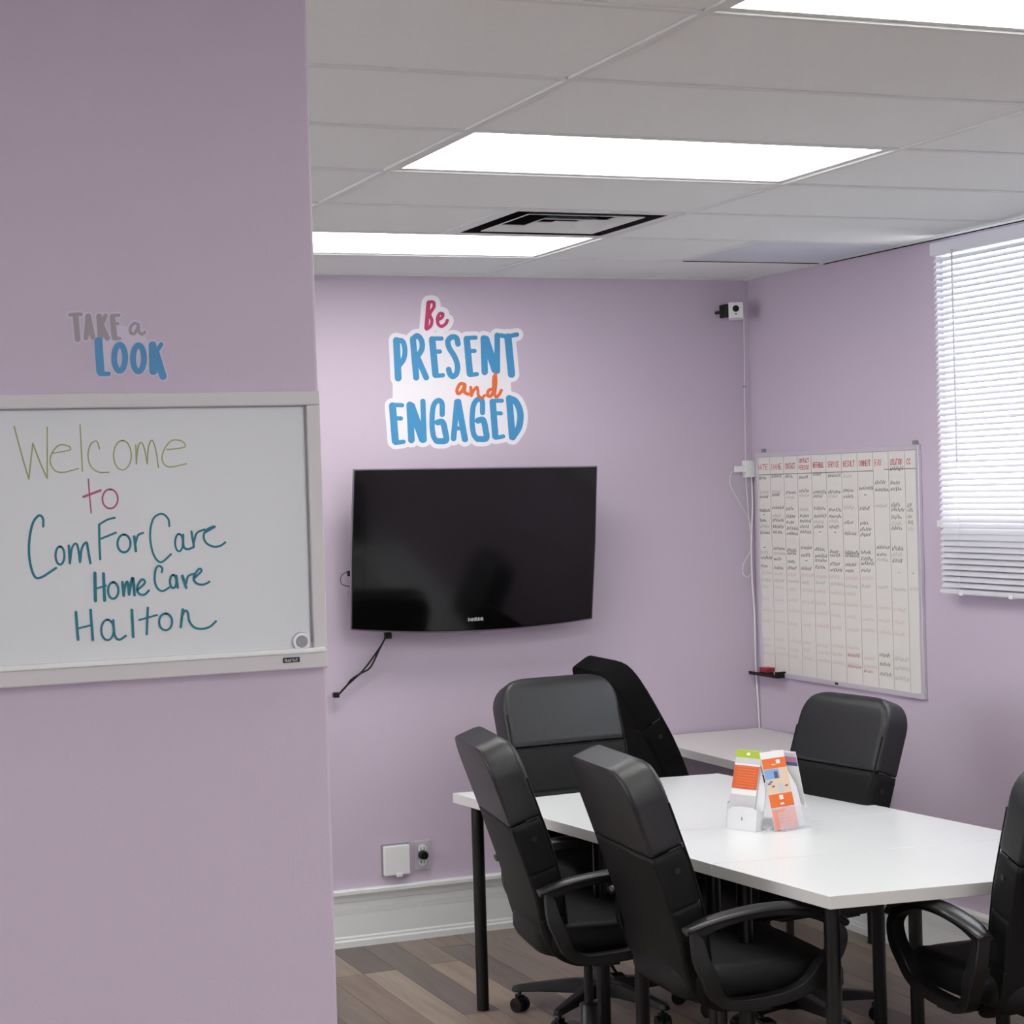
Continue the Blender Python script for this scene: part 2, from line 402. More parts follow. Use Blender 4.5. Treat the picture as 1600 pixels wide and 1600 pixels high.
for (i, j) in (vent_bay, panel_bay):
    x = i*TX + TX/2; G().box((x-.0095, j*TY+.0095, H-.0015), (x+.0095, (j+1)*TY-.0095, H+.03)).obj('cross_tee', 'tbar', ce)
G().box((XA, YW-.022, H-.003), (XW, YW, H-.001)).obj('wall_angle', 'tbar', ce)
G().box((XW-.02, YA, H-.003), (XW, YW-.022, H-.001)).obj('wall_angle', 'tbar', ce)
G().box((XW-.007, YA, H-.006), (XW, 1.83, H-.0031)).obj('gap_shade_strip', 'dark', ce)  # dark strip painted in for the shadow where ceiling meets right wall

def ceiling_light(i, j, label):
    x, y = i*TX, j*TY
    t = thing('ceiling_light', label, 'light', (x+TX/2, y+TY/2, H+.003), 0, 'fluorescent troffers in the ceiling')
    a, b_ = TX/2-.0115, TY/2-.0115; e = .022
    g = G()
    for p, q in [((-a,-b_,0),(a,-b_+e,.06)), ((-a,b_-e,0),(a,b_,.06)), ((-a,-b_+e,0),(-a+e,b_-e,.06)), ((a-e,-b_+e,0),(a,b_-e,.06))]: g.box(p, q)
    g.box((-a,-b_,.06),(a,b_,.065))
    g.obj('light_frame', 'tbar', t)
    G().box((-a+e, -b_+e, .004), (a-e, b_-e, .010)).obj('diffuser', 'lamp', t)
ceiling_light(0, -4, 'long ceiling light nearest the viewer, cut off by the top right corner')
ceiling_light(0, -1, 'large fully visible ceiling light panel in the middle of the ceiling')
ceiling_light(0, 2, 'ceiling light panel nearest the television wall, left end behind the partition')
for (i, j) in lights:
    if (i, j) not in ((0,-4), (0,-1), (0,2)): ceiling_light(i, j, 'ceiling light panel out of view, ' + {-10: 'farthest behind the viewer', -7: 'just behind the viewer', -4: 'beside the viewer', -1: 'left of the partition', 2: 'behind the partition by the back wall'}[j] + (', right column' if i == 0 else ', left column'))

# stepped square air diffuser
vx, vy = TX*.75, 1.5*TY
v = thing('ceiling_vent', 'square stepped metal air diffuser in the ceiling between two light panels', 'vent', (vx, vy, H))
def ring(g, h0, z0, h1, z1, th=.0025):
    for sgn in (0, 1):
        pass
    c0 = [(-h0,-h0,z0),(h0,-h0,z0),(h0,h0,z0),(-h0,h0,z0)]; c1 = [(-h1,-h1,z1),(h1,-h1,z1),(h1,h1,z1),(-h1,h1,z1)]
    c2 = [(x, y, z+th) for x, y, z in c0]; c3 = [(x, y, z+th) for x, y, z in c1]
    vs = c0 + c1 + c2 + c3
    fs = [(i, (i+1) % 4, 4+(i+1) % 4, 4+i) for i in range(4)] + [(8+i, 12+i, 12+(i+1) % 4, 8+(i+1) % 4) for i in range(4)]
    fs += [(i, 8+i, 8+(i+1) % 4, (i+1) % 4) for i in range(4)] + [(4+i, 4+(i+1) % 4, 12+(i+1) % 4, 12+i) for i in range(4)]
    g.add(vs, fs)
g = G(); ring(g, .294, -.001, .262, -.001); g.obj('vent_frame', 'tbar', v)
g = G(); g.box((-.262,-.262,.085),(.262,.262,.09)); 
for a, b_ in [((-.265,-.265,0),(-.262,.265,.09)), ((.262,-.265,0),(.265,.265,.09)), ((-.265,-.265,0),(.265,-.262,.09)), ((-.265,.262,0),(.265,.265,.09))]: g.box(a, b_)
g.obj('vent_duct', 'dark', v)
for h0, h1 in [(.205, .155), (.112, .070)]:
    g = G(); ring(g, h0, -.002, h1, .014); g.obj('vent_cone', 'tbar', v)
G().box((-.038,-.038,.002),(.038,.038,.005)).obj('vent_cone', 'tbar', v)
# grey translucent panel by the right wall
pn = thing('ceiling_panel', 'blue grey flat square panel in the ceiling against the right wall', 'panel', (TX*1.75, 2.5*TY, H))
G().box((-.30, -.30, -.001), (.30, .30, .004)).obj('panel_face', 'grille', pn)
G().box((-.305, .30, -.004), (.305, .305, .012)).obj('panel_edge', 'dark', pn)

# ================================================================== WINDOW BLIND
BX = XW - .052; BY1 = on(0, BX, 1467, 650).y; BY0 = -.80
bl = thing('window_blind', 'white horizontal slat mini blind drawn down over the window', 'blind', (BX, (BY0+BY1)/2, 1.375))
hw = (BY1-BY0)/2
G().box((-.022, -hw, 1.215), (.028, hw, 1.262)).obj('head_rail', 'slat', bl, bevel=.003)
G().box((-.016, -hw, 0), (.016, hw, .018)).obj('bottom_rail', 'slat', bl, bevel=.004)
pitch = .0212; tilt = radians(-49); sw = .0125
def slat_geo(tl):
    g = G(); vs = []; prof_ = []
    for t in (-1, -.5, 0, .5, 1):
        u = t*sw; h = .0022*(1-t*t); prof_.append((u*cos(tl) + h*sin(tl), -u*sin(tl) + h*cos(tl)))
    for y in (-hw, hw):
        for (x, z) in prof_: vs.append((x, y, z))
        for (x, z) in prof_: vs.append((x, y, z-.0005))
    for i in range(4):
        g.add([], []); 
    fs = [(i, i+1, 10+i+1, 10+i) for i in range(4)] + [(5+i, 15+i, 15+i+1, 5+i+1) for i in range(4)] + [(0,10,15,5),(4,9,19,14)]
    g.add(vs, fs, 0, True); return g
first = None; z = .034; ns = 0
while z < 1.205:
    if first is None: first = slat_geo(tilt).obj('slat', 'slat', bl); o = first
    else: o = first.copy(); COL.objects.link(o); o.parent = bl
    o.location = (0, 0, z); z += pitch; ns += 1
for yy in (hw-.12, hw-.72, hw-1.3):
    g = G(); g.cyl((-.014, yy, .015), (-.014, yy, 1.22), .0007, n=5); g.cyl((.014, yy, .015), (.014, yy, 1.22), .0007, n=5)
    g.obj('ladder_cord', 'slat', bl)
for yy in (hw-.13, hw-.42, hw-.72, hw-1.1):
    G().box((-.018, yy-.012, -.004), (.0, yy+.012, .012)).obj('rail_clip', 'white_pl', bl, bevel=.002)
pw = on(0, BX-.03, 1487, 400); g = G(); g.cyl((-.03, pw.y-bl.location.y, .47), (-.03, pw.y-bl.location.y, 1.225), .0035, n=6)
g.obj('tilt_wand', 'alu', bl)

# ================================================================== LETTERING DATA (pixel coordinates of the flat prints, projected on their real planes)
def strokes_to(g, data, conv, plane, nrm, loc, wscale, px2m, mi, extra=0, base=.0006):
    i = 0
    for st in data:
        w_, pts = st[0], st[1]
        P = [Vector((x, y, 0)) for x, y in pts]
        if len(P) > 2: P = crv(P, 4)
        P3 = [on(plane[0], plane[1], *conv(p.x, p.y)) - loc for p in P]
        ribbon(g, P3, nrm, (w_*wscale + extra)*px2m, mi, base + (i % 40)*3e-5); i += 1
NB = Vector((0, -1, 0))
# ---- decal on the back wall
dl = on(1, YW, 715, 700); dloc = Vector((dl.x, YW, dl.z))
dec = thing('wall_decal', 'large white vinyl sticker reading Be PRESENT and ENGAGED above the television', 'wall decal', dloc)
c4 = lambda x, y: (590 + x/6.4, 450 + y/6.4); c5 = lambda x, y: (590 + x/6.4, 560 + y/6.4); kk = 1/6.4
present = [(62,[(187,525),(205,900)]),(45,[(195,525),(250,535),(272,620),(260,710),(215,775)]),
 (55,[(352,510),(385,895)]),(48,[(350,510),(395,478),(438,525),(442,610),(395,690)]),(52,[(395,690),(485,895)]),
 (60,[(545,515),(578,865)]),(36,[(545,505),(638,506)]),(36,[(560,637),(622,636)]),(36,[(580,880),(652,872)]),
 (48,[(803,560),(788,502),(742,490),(702,530),(715,600),(765,680),(797,770),(790,850),(752,885),(722,860),(710,815)]),
 (58,[(890,510),(922,858)]),(36,[(890,500),(978,496)]),(36,[(905,630),(968,629)]),(36,[(925,870),(992,862)]),
 (58,[(1060,505),(1070,840)]),(72,[(1078,515),(1175,815)]),(50,[(1195,475),(1196,830)]),
 (38,[(1230,474),(1300,482),(1392,466)]),(66,[(1302,490),(1338,862)])]
be = [(36,[(508,150),(487,400)]),(26,[(510,140),(556,142),(562,190),(520,262),(542,320),(530,380),(490,412)]),
 (26,[(600,318),(640,298),(652,262),(622,256),(597,305),(606,362),(640,384),(680,358),(696,325)])]
andd = [(26,[(866,258),(825,255),(792,315),(803,352),(840,330),(872,268),(868,335),(905,358)]),
 (24,[(930,290),(936,372)]),(22,[(936,372),(960,320),(990,288),(1002,320),(1006,370),(1040,396),(1068,372)]),
 (26,[(1160,305),(1112,318),(1098,365),(1128,378),(1160,330)]),(24,[(1178,160),(1160,200),(1160,330),(1185,386),(1215,360),(1236,320)]),(22,[(1178,160),(1182,240),(1172,340)])]
engaged = [(64,[(148,475),(176,825)]),(36,[(148,464),(244,468)]),(36,[(165,598),(232,600)]),(36,[(178,845),(258,834)]),
 (60,[(320,465),(337,815)]),(74,[(335,480),(450,805)]),(46,[(452,430),(465,815)]),
 (46,[(645,560),(642,450),(602,422),(556,480),(543,640),(556,770),(585,825)]),(54,[(600,640),(650,640),(676,740),(682,820),(600,828)]),
 (50,[(792,435),(758,800)]),(56,[(805,435),(872,808)]),(34,[(785,700),(850,700)]),
 (46,[(1048,542),(1045,430),(1004,408),(958,470),(944,625),(958,750),(988,800)]),(54,[(1002,622),(1055,618),(1080,720),(1084,800),(1000,806)]),
 (58,[(1150,435),(1176,778)]),(34,[(1150,425),(1242,423)]),(34,[(1172,548),(1232,550)]),(34,[(1180,795),(1255,780)]),
 (60,[(1315,400),(1345,785)]),(58,[(1320,402),(1380,432),(1425,540),(1415,680),(1350,788)])]
PXB = 1/407.
def shift(d_, dy): return [(w_, [(x, y+dy) for x, y in p]) for w_, p in d_]
def fat(d_, e): return [(w_+e, p) for w_, p in d_]
eng4 = shift(engaged, 704); and4 = shift(andd, 704)          # everything in the upper crop's units
def on_wall(conv, plane, loc, nrm, lift): return lambda x, y: on(1, plane, *conv(x, y)) - loc + nrm*lift
g = G()
blob(g, fat(present, 92) + fat(be, 105) + fat(eng4, 92), [[(160,520),(1360,500),(1340,900),(190,900)], [(150,880),(1330,860),(1340,1180),(150,1190)], [(160,1160),(1400,1120),(1350,1470),(170,1530)]], on_wall(c4, YW, dloc, NB, .0006), 7)
g.obj('sticker_backing', 'vinylw', dec)
for nm, dat, mt, bs in [('lettering', present, 'blue', .0013), ('lettering', eng4, 'blue', .0013), ('lettering', be, 'magenta', .0013), ('lettering', and4, 'orange', .0019)]:
    g = G(); blob(g, fat(dat, 7), [], on_wall(c4, YW, dloc, NB, bs), 4); o = g.obj(nm, mt, dec)
    o['label'] = {'blue': 'blue hand-lettered capitals', 'magenta': 'magenta script word Be', 'orange': 'orange script word and'}[mt]
# ---- decal on the near partition
dl = on(1, YL, 185, 590); dloc = Vector((dl.x, YL, dl.z))
dec2 = thing('wall_decal', 'small vinyl sticker reading TAKE a LOOK above the welcome whiteboard', 'wall decal', dloc)
c3 = lambda x, y: (90 + x/8.42, 470 + y/8.42); k3 = 1/8.42; PXL = 1/997.
take = [(42,[(162,184),(305,178)]),(68,[(235,195),(262,505)]),(54,[(395,200),(372,490)]),(56,[(408,200),(462,480)]),(36,[(390,432),(450,432)]),
 (66,[(545,205),(565,480)]),(46,[(628,195),(575,330)]),(58,[(580,330),(652,492)]),(64,[(720,210),(748,485)]),(34,[(715,193),(806,190)]),(32,[(740,302),(792,300)]),(34,[(750,502),(815,496)])]
alet = [(30,[(1062,312),(1010,296),(958,350),(962,425),(1015,428),(1062,335),(1072,415),(1115,440),(1148,412)])]
look = [(96,[(535,530),(562,925)]),(50,[(560,962),(668,962)]),(66,ell(815,750,72,172)),(66,ell(1063,758,72,172)),(92,[(1248,585),(1258,925)]),(48,[(1362,575),(1290,680)]),(84,[(1290,680),(1385,995)])]
g = G()
blob(g, fat(take + alet + look, 52), [[(600,480),(860,310),(1150,460),(1200,560),(1240,900),(620,900)]], on_wall(c3, YL, dloc, NB, .0004), 7)
g.obj('sticker_backing', 'vinylw2', dec2)
for dat, mt, lb, bs in [(take, 'greyv', 'grey capitals TAKE', .0008), (alet, 'greyv', 'grey script letter a', .0008), (look, 'blue2', 'blue capitals LOOK', .0012)]:
    g = G(); blob(g, fat(dat, 10), [], on_wall(c3, YL, dloc, NB, bs), 5); g.obj('lettering', mt, dec2)['label'] = lb

# ================================================================== WELCOME WHITEBOARD (near, left)
wx0, wx1, wz0, wz1 = -1.436, -.826, 1.538, 1.969
wb = thing('whiteboard', 'white framed dry erase board with Welcome to ComForCare handwriting on the near wall', 'whiteboard', ((wx0+wx1)/2, YL, wz0))
hx = (wx1-wx0)/2; hh = wz1-wz0; fw = .022
G().box((-hx+fw*.8, -.010, .03), (hx-fw*.8, -.002, hh-fw*.8)).obj('writing_surface', 'board', wb)
def rail(g, p, q): g.box(p, q)
for a, b_, nm in [((-hx, -.018, hh-fw), (hx, 0, hh), 'frame_rail'), ((hx-fw, -.0178, .03), (hx, 0, hh-fw), 'frame_rail'), ((-hx, -.0178, .03), (-hx+fw, 0, hh-fw), 'frame_rail'), ((-hx, -.020, 0), (hx, 0, .030), 'frame_rail')]:
    G().box(a, b_).obj(nm, 'frame_w', wb, bevel=.002)
G().box((-hx+.03, -.024, .024), (hx-.004, -.0, .032)).obj('frame_lip', 'trim', wb, bevel=.002)
g = G(); g.box((-hx+fw, -.0135, hh-fw-.0022), (hx-fw, -.0105, hh-fw)); g.box((hx-fw-.0022, -.0135, .04), (hx-fw, -.0105, hh-fw)); g.obj('frame_bead', 'mag', wb)
wloc = wb.location.copy(); YB = YL - .0102
cA = lambda x, y: (x/4, 650 + y/4); cB = lambda x, y: (100 + x/5.926, 780 + y/5.926); cC = lambda x, y: (x/2.424, 440 + y/2.424)
welcome = [(7,[(88,65),(135,240),(180,395)]),(7,[(180,395),(205,170)]),(7,[(205,170),(250,290),(295,390)]),(6,[(295,390),(295,70)]),
 (6,[(330,232),(395,222),(440,210),(428,188),(370,182),(325,230),(314,290),(345,342),(400,352),(490,328)]),(6,[(500,55),(508,200),(515,345)]),
 (6,[(622,205),(605,158),(568,175),(550,240),(565,310),(615,350),(680,352)]),(6,ell(765,245,55,92)),(6,[(848,180),(852,300)]),
 (6,[(852,300),(862,200),(882,165),(902,205),(920,300)]),(6,[(920,300),(926,205),(948,150),(972,205),(990,320)])]
welE = [(4,[(632,636),(675,632),(702,624),(688,604),(650,602),(622,636),(614,676),(640,702),(706,690)])]
to = [(7,[(552,395),(560,500),(570,605)]),(13,[(522,505),(628,465)]),(9,ell(688,518,48,60))]
tealA = [(11,[(270,690),(268,640),(243,622),(205,670),(183,780),(185,900),(213,998),(255,1010),(350,950)]),(10,ell(375,872,28,56)),
 (11,[(430,810),(437,920)]),(10,[(437,915),(450,825),(475,797),(490,835),(500,912)]),(11,[(500,912),(512,825),(540,790),(550,835),(565,920)])]
tealB = [(16,[(335,555),(328,400),(325,235)]),(13,[(325,235),(400,190),(470,172)]),(14,[(345,365),(480,310)]),(15,ell(555,410,60,82)),
 (19,[(650,345),(665,480)]),(14,[(662,410),(685,335),(732,312)]),(13,[(975,250),(968,190),(930,145),(880,140),(822,190),(797,330),(818,480),(860,562),(910,580),(990,510)]),
 (13,ell(1065,402,36,80)),(16,[(1102,330),(1108,440),(1150,462),(1195,445)]),(16,[(1180,300),(1203,440)]),(14,[(1200,410),(1228,315),(1300,280)]),
 (17,[(1310,305),(1395,255)]),(14,[(1380,252),(1318,285),(1292,345),(1320,408),(1390,440),(1450,430),(1492,400)]),
 (24,[(285,685),(290,940)]),(22,[(365,690),(376,938)]),(13,[(290,830),(388,800)]),(16,ell(455,845,48,76)),
 (20,[(540,770),(552,893)]),(16,[(552,893),(568,790),(588,768),(600,882)]),(20,[(602,882),(618,785),(638,728),(652,888)]),(15,[(682,838),(748,775),(725,740),(688,785),(676,840),(702,880),(750,880),(785,845)]),
 (14,[(905,675),(908,638),(875,617),(846,660),(840,760),(868,828),(915,850),(972,818)]),(16,ell(1010,762,30,60)),(18,[(1040,710),(1052,818)]),
 (20,[(1095,710),(1130,820)]),(14,[(1130,780),(1150,712),(1205,690)]),(15,[(1212,725),(1272,665),(1250,645),(1212,695),(1200,742),(1232,782),(1290,790),(1345,765)]),
 (18,[(110,1045),(130,1300)]),(18,[(245,1025),(266,1300)]),(12,[(135,1195),(255,1165)]),(14,ell(402,1210,58,94)),(16,[(455,1120),(470,1262),(512,1300),(570,1265)]),
 (18,[(628,1025),(640,1275)]),(16,[(775,1005),(765,1250)]),(12,[(695,1118),(860,1072)]),(14,ell(940,1135,60,77)),
 (16,[(1100,1020),(1080,1185)]),(15,[(1090,1090),(1118,1032),(1145,1050),(1160,1130),(1208,1188),(1280,1200),(1350,1180),(1405,1130)])]
for lb, mt, sets in [('olive green handwriting', 'ink_green', [(welcome, cA, 1/4), (welE, cC, 1/2.424)]), ('pink handwriting', 'ink_pink', [(to, cA, 1/4)]), ('teal handwriting', 'ink_teal', [(tealA, cA, 1/4), (tealB, cB, 1/5.926)])]:
    g = G()
    for d_, cc, s_ in sets: strokes_to(g, d_, cc, (1, YB), NB, wloc, s_, PXL, 0, extra=.9 if mt == 'ink_teal' else .4, base=.0002)
    g.obj('handwriting', mt, wb)['label'] = lb
# round magnet
pm_ = on(1, YB, 470, 1002)
mg = thing('magnet', 'round grey magnet at the lower right corner of the welcome whiteboard', 'magnet', (pm_.x, YB-.0005, pm_.z-.0145))
g = G(); g.cyl((0,0,.0145),(0,-.006,.0145),.0145,.0135,n=28); g.obj('magnet_body', 'alu', mg)
g = G(); g.cyl((0,-.006,.0145),(0,-.0085,.0145),.0095,.009,n=28); g.obj('magnet_cap', 'mag', mg)

# ---- simple stroke alphabet for small printed words
FONT = {'A':[[(0,0),(.5,1),(1,0)],[(.2,.4),(.8,.4)]],'B':[[(0,0),(0,1),(.8,.9),(.8,.6),(0,.5)],[(0,.5),(.9,.4),(.9,.1),(0,0)]],'C':[[(1,.85),(.5,1),(0,.6),(0,.3),(.5,0),(1,.15)]],
'D':[[(0,0),(0,1),(.7,.9),(1,.5),(.7,.1),(0,0)]],'E':[[(1,1),(0,1),(0,0),(1,0)],[(0,.5),(.8,.5)]],'F':[[(1,1),(0,1),(0,0)],[(0,.5),(.8,.5)]],'G':[[(1,.85),(.5,1),(0,.6),(0,.3),(.5,0),(1,.1),(1,.45),(.6,.45)]],
'H':[[(0,0),(0,1)],[(1,0),(1,1)],[(0,.5),(1,.5)]],'I':[[(.5,0),(.5,1)]],'L':[[(0,1),(0,0),(1,0)]],'M':[[(0,0),(0,1),(.5,.4),(1,1),(1,0)]],'N':[[(0,0),(0,1),(1,0),(1,1)]],
'O':[[(.5,1),(0,.7),(0,.3),(.5,0),(1,.3),(1,.7),(.5,1)]],'P':[[(0,0),(0,1),(.9,.9),(.9,.55),(0,.45)]],'R':[[(0,0),(0,1),(.9,.9),(.9,.6),(0,.5)],[(.4,.5),(1,0)]],'S':[[(1,.85),(.5,1),(.05,.75),(.5,.5),(.95,.25),(.5,0),(0,.15)]],
'T':[[(0,1),(1,1)],[(.5,0),(.5,1)]],'U':[[(0,1),(0,.2),(.5,0),(1,.2),(1,1)]],'V':[[(0,1),(.5,0),(1,1)]],'/':[[(0,0),(1,1)]],
'Q':[[(.5,1),(0,.7),(0,.3),(.5,0),(1,.3),(1,.7),(.5,1)],[(.6,.3),(1,-.1)]],'u':[[(0,.6),(0,.1),(.5,0),(1,.2),(1,.6)],[(1,.6),(1,0)]],'a':[[(1,.6),(.3,.6),(0,.3),(.3,0),(1,.1)],[(1,.6),(1,0)]],'r':[[(0,0),(0,.6)],[(0,.4),(.8,.6)]],
't':[[(.5,1),(.5,0),(.9,0)],[(.1,.65),(.9,.65)]],'e':[[(0,.3),(1,.35),(.5,.6),(0,.3),(.4,0),(1,.1)]]}
def word(g, txt, org, ex, ez, nrm, cw, ch, sw_, mi=0, adv=1.35, lift=.0004):
    x = 0
    for c in txt:
        for st in FONT.get(c, []):
            ribbon(g, [org + ex*((x + a)*cw) + ez*(b_*ch) for a, b_ in st], nrm, sw_, mi, lift)
        x += adv
EX, EZ = Vector((1,0,0)), Vector((0,0,1))
pp = on(1, YL-.02, 455, 1031)
G().box((pp.x-wloc.x-.0135, -.0222, pp.z-wloc.z-.004), (pp.x-wloc.x+.0135, -.0200, pp.z-wloc.z+.004)).obj('maker_plate', 'ink_black', wb, bevel=.001)
g = G(); word(g, 'Quartet', pp - wloc + Vector((-.0108, -.0023, -.0022)), EX, EZ, NB, .0022, .0046, .0007); g.obj('maker_name', 'frame_w', wb)

# ================================================================== TELEVISION
tv_b, tv_h, tv_w = 1.268, .622, 1.028
tv = thing('television', 'wide black flat screen television tilted forward on the lavender wall', 'television', (1.112, YW-.105, 1.266))
rx = Matrix.Rotation(radians(7.0), 4, 'X'); rr = Matrix.Rotation(radians(.7), 4, 'Y')
T = rr @ rx
def tvpanel(y0, y1, inset, sag, mi=0, zt=0.):
    """front outline: straight top, gently bowed bottom"""
    a = tv_w/2 - inset; z0, z1 = inset, tv_h - inset - zt; n = 24
    out = [(-a, z1), (-a-.004, (z0+z1)/2), (-a, z0)] + [(-a + 2*a*i/n, z0 - sag*(1-(2*i/n-1)**2)) for i in range(1, n)] + [(a, z0), (a+.004, (z0+z1)/2), (a, z1)]
    return [T @ Vector((x, y1, z)) for x, z in out], T.to_3x3() @ Vector((0, y0-y1, 0))
g = G(); p, t = tvpanel(.0, -.030, 0, .028); g.prism(p, None, t); g.obj('tv_bezel', 'bezel', tv, bevel=.004)
g = G(); p, t = tvpanel(-.0, -.0245, -.0045, .031); g.prism(p, None, -t*-.35); g.obj('bezel_rim', 'rim', tv, bevel=.002)
G().box((-tv_w/2+.045, -.0312, .062), (tv_w/2-.045, -.0302, tv_h-.045), T=T).obj('screen', 'screen', tv)
g = G(); g.box((-tv_w/2+.03, 0, .03), (tv_w/2-.03, .035, tv_h-.03), T=T); g.box((-.28, .035, .08), (.28, .06, .46), T=T); g.obj('rear_housing', 'black_pl', tv, bevel=.008)
g = G(); g.box((-.20, .10, .16), (.20, .104, .42)); g.box((-.18, .04, .18), (-.15, .102, .40)); g.box((.15, .04, .18), (.18, .102, .40)); g.obj('wall_bracket', 'black_metal', tv)
g = G()
org = T @ Vector((-.030, -.0305, .012)); word(g, 'SAMSUNG', org, T.to_3x3() @ EX, T.to_3x3() @ EZ, T.to_3x3() @ NB, .0068, .012, .0026, adv=1.4); g.obj('maker_name', 'b_grey', tv)
# cable from the television
def P_on(y, u, v, loc): return on(1, y, u, v) - loc
cl = on(1, YW-.03, 526, 1088); cloc = Vector((cl.x, YW-.03, cl.z))
cb = thing('television_cable', 'pair of black cords hanging from the television down to the left', 'cable', cloc)
for off in (0, 4):
    pts = [(604, 992), (596-off*.6, 1008+off), (575+off*.9, 1038+off), (563, 1052), (552-off, 1062), (540, 1073), (528, 1086)]
    g = G(); g.tube(crv([P_on(YW-.03, u, v, cloc) + Vector((0, -off*.001, 0)) for u, v in pts], 5), .0035); g.obj('cord', 'black_pl', cb)
for (u, v), r in [((525, 1086), .012), ((606, 993), .014)]:
    p = P_on(YW-.03, u, v, cloc); G().box((p.x-r, p.y-.012, p.z-r*.9), (p.x+r, p.y+.012, p.z+r*.9)).obj('plug', 'black_pl', cb, bevel=.004)
p0 = on(1, YW-.06, 547, 905); aloc = Vector((p0.x, YW-.06, p0.z-.02))
an = thing('side_cable', 'small black plug with thin wire loop at the left side of the television', 'cable', aloc)
q = P_on(YW-.06, 546, 896, aloc); G().box((q.x-.008, -.008, q.z-.011), (q.x+.012, .008, q.z+.011)).obj('plug', 'black_pl', an, bevel=.002)
g = G(); g.tube(crv([P_on(YW-.06, u, v, aloc) for u, v in [(544,893),(535,898),(532,906),(536,914),(550,917)]], 6), .0016, 6); g.obj('wire', 'black_pl', an)

# ================================================================== SECURITY CAMERA in the corner
pc = on(1, YW-.10, 1150, 498)
sc = thing('security_camera', 'small white cube camera with black round lens near the ceiling corner', 'camera', (pc.x, YW, pc.z))
A = Matrix.Translation((0, -.10, .032)) @ Matrix.Rotation(radians(-28), 4, 'Z') @ Matrix.Rotation(radians(-8), 4, 'X')
G().box((-.031, -.024, -.034), (.031, .028, .034), T=A).obj('camera_body', 'white_pl', sc, bevel=.004)
g = G(); g.cyl(A @ Vector((0, -.0242, .005)), A @ Vector((0, -.030, .005)), .0135, n=24); g.cyl(A @ Vector((0, -.0242, -.0175)), A @ Vector((0, -.026, -.0175)), .003, n=10); g.obj('lens', 'bezel', sc)
g = G(); g.box((-.050, -.100, .006), (-.030, -.045, .062)); g.cyl((-.040, -.05, .033), (-.040, 0, .033), .007); g.cyl((-.04, -.07, .033), (-.02, -.085, .033), .006); g.obj('mount', 'black_pl', sc, bevel=.003)

# ---- white cords and adapter below the camera
al = on(1, YW-.02, 1165, 752); aloc = Vector((al.x, YW, al.z))
ad_ = thing('power_adapter', 'white plug adapter on the wall beside the planner board', 'power adapter', aloc)
def bxp(nm, u0, v0, u1, v1, d0, d1, mt, par, loc, plane=YW):
    a, b_ = on(1, plane-d1, u0, v1) - loc, on(1, plane-d1, u1, v0) - loc
    return G().box((a.x, -d1, a.z), (b_.x, -d0, b_.z)).obj(nm, mt, par, bevel=.002)
bxp('adapter_block', 1166, 719, 1180, 746, .0, .035, 'white_pl', ad_, aloc)
bxp('plug', 1150, 728, 1167, 738, .012, .030, 'white_pl', ad_, aloc)
cdl = on(1, YW-.012, 1186, 1138); cdloc = Vector((cdl.x, YW-.012, .735))
cc_ = thing('white_cord', 'white power cord running down the room corner to the desk', 'cable', cdloc)
g = G(); g.tube(crv([P_on(YW-.012, u, v, cdloc) for u, v in [(1174,742),(1176,790),(1174,840),(1175,900),(1179,960),(1181,1040),(1184,1090),(1187,1140)]], 5), .004, 7); g.obj('cord', 'white_pl', cc_)
g = G(); g.tube(crv([P_on(YW-.014, u, v, cdloc) for u, v in [(1151,733),(1142,740),(1141,758),(1155,785),(1170,812),(1175,840),(1172,862),(1162,880),(1161,896),(1168,902),(1174,896)]], 5), .0018, 6); g.obj('cord', 'white_pl', cc_)
g = G(); g.tube(crv([P_on(YW-.014, u, v, cdloc) for u, v in [(1162,496),(1163,560),(1163,604),(1164,660),(1165,720),(1166,760),(1172,830)]], 5), .0018, 6); g.obj('cord', 'white_pl', cc_)
ck = P_on(YW-.016, 1164, 604, cdloc); g = G(); g.cyl(ck + Vector((0,.016,0)), ck + Vector((0,-.004,0)), .0035, n=10); g.obj('cord_clip', 'mag', cc_)

# ---- outlets low on the back wall
ox = on(1, YW-.02, 594, 1364); oloc = Vector((.79, YW, .268))
ot = thing('outlet_cover', 'white square flip cover box low on the wall, left of the steel outlet', 'outlet cover', oloc)
G().box((-.058, -.006, -.004), (.058, 0, .124)).obj('back_plate', 'mag', ot, bevel=.002)
G().box((-.052, -.028, .0), (.056, -.006, .118)).obj('cover_lid', 'white_pl', ot, bevel=.004)
G().box((-.002, -.033, -.007), (.022, -.022, .008)).obj('latch', 'white_pl', ot, bevel=.002)
oloc = Vector((.906, YW, .275))
ot = thing('power_outlet', 'steel plated duplex outlet with a black round plug, above the baseboard', 'outlet', oloc)
G().box((-.034, -.005, 0), (.034, 0, .118)).obj('cover_plate', 'alu', ot, bevel=.002)
for z in (.032, .086):
    g = G(); g.cyl((0, -.005, z), (0, -.008, z), .017, n=20); g.obj('receptacle', 'white_pl', ot)
    g = G(); g.box((-.008, -.009, z-.005), (-.0055, -.0078, z+.005)); g.box((.0055, -.009, z-.005), (.008, -.0078, z+.005)); g.obj('slot', 'dark', ot)
g = G(); g.cyl((0, -.008, .061), (0, -.034, .061), .019, .016, n=24); g.obj('plug', 'black_pl', ot)

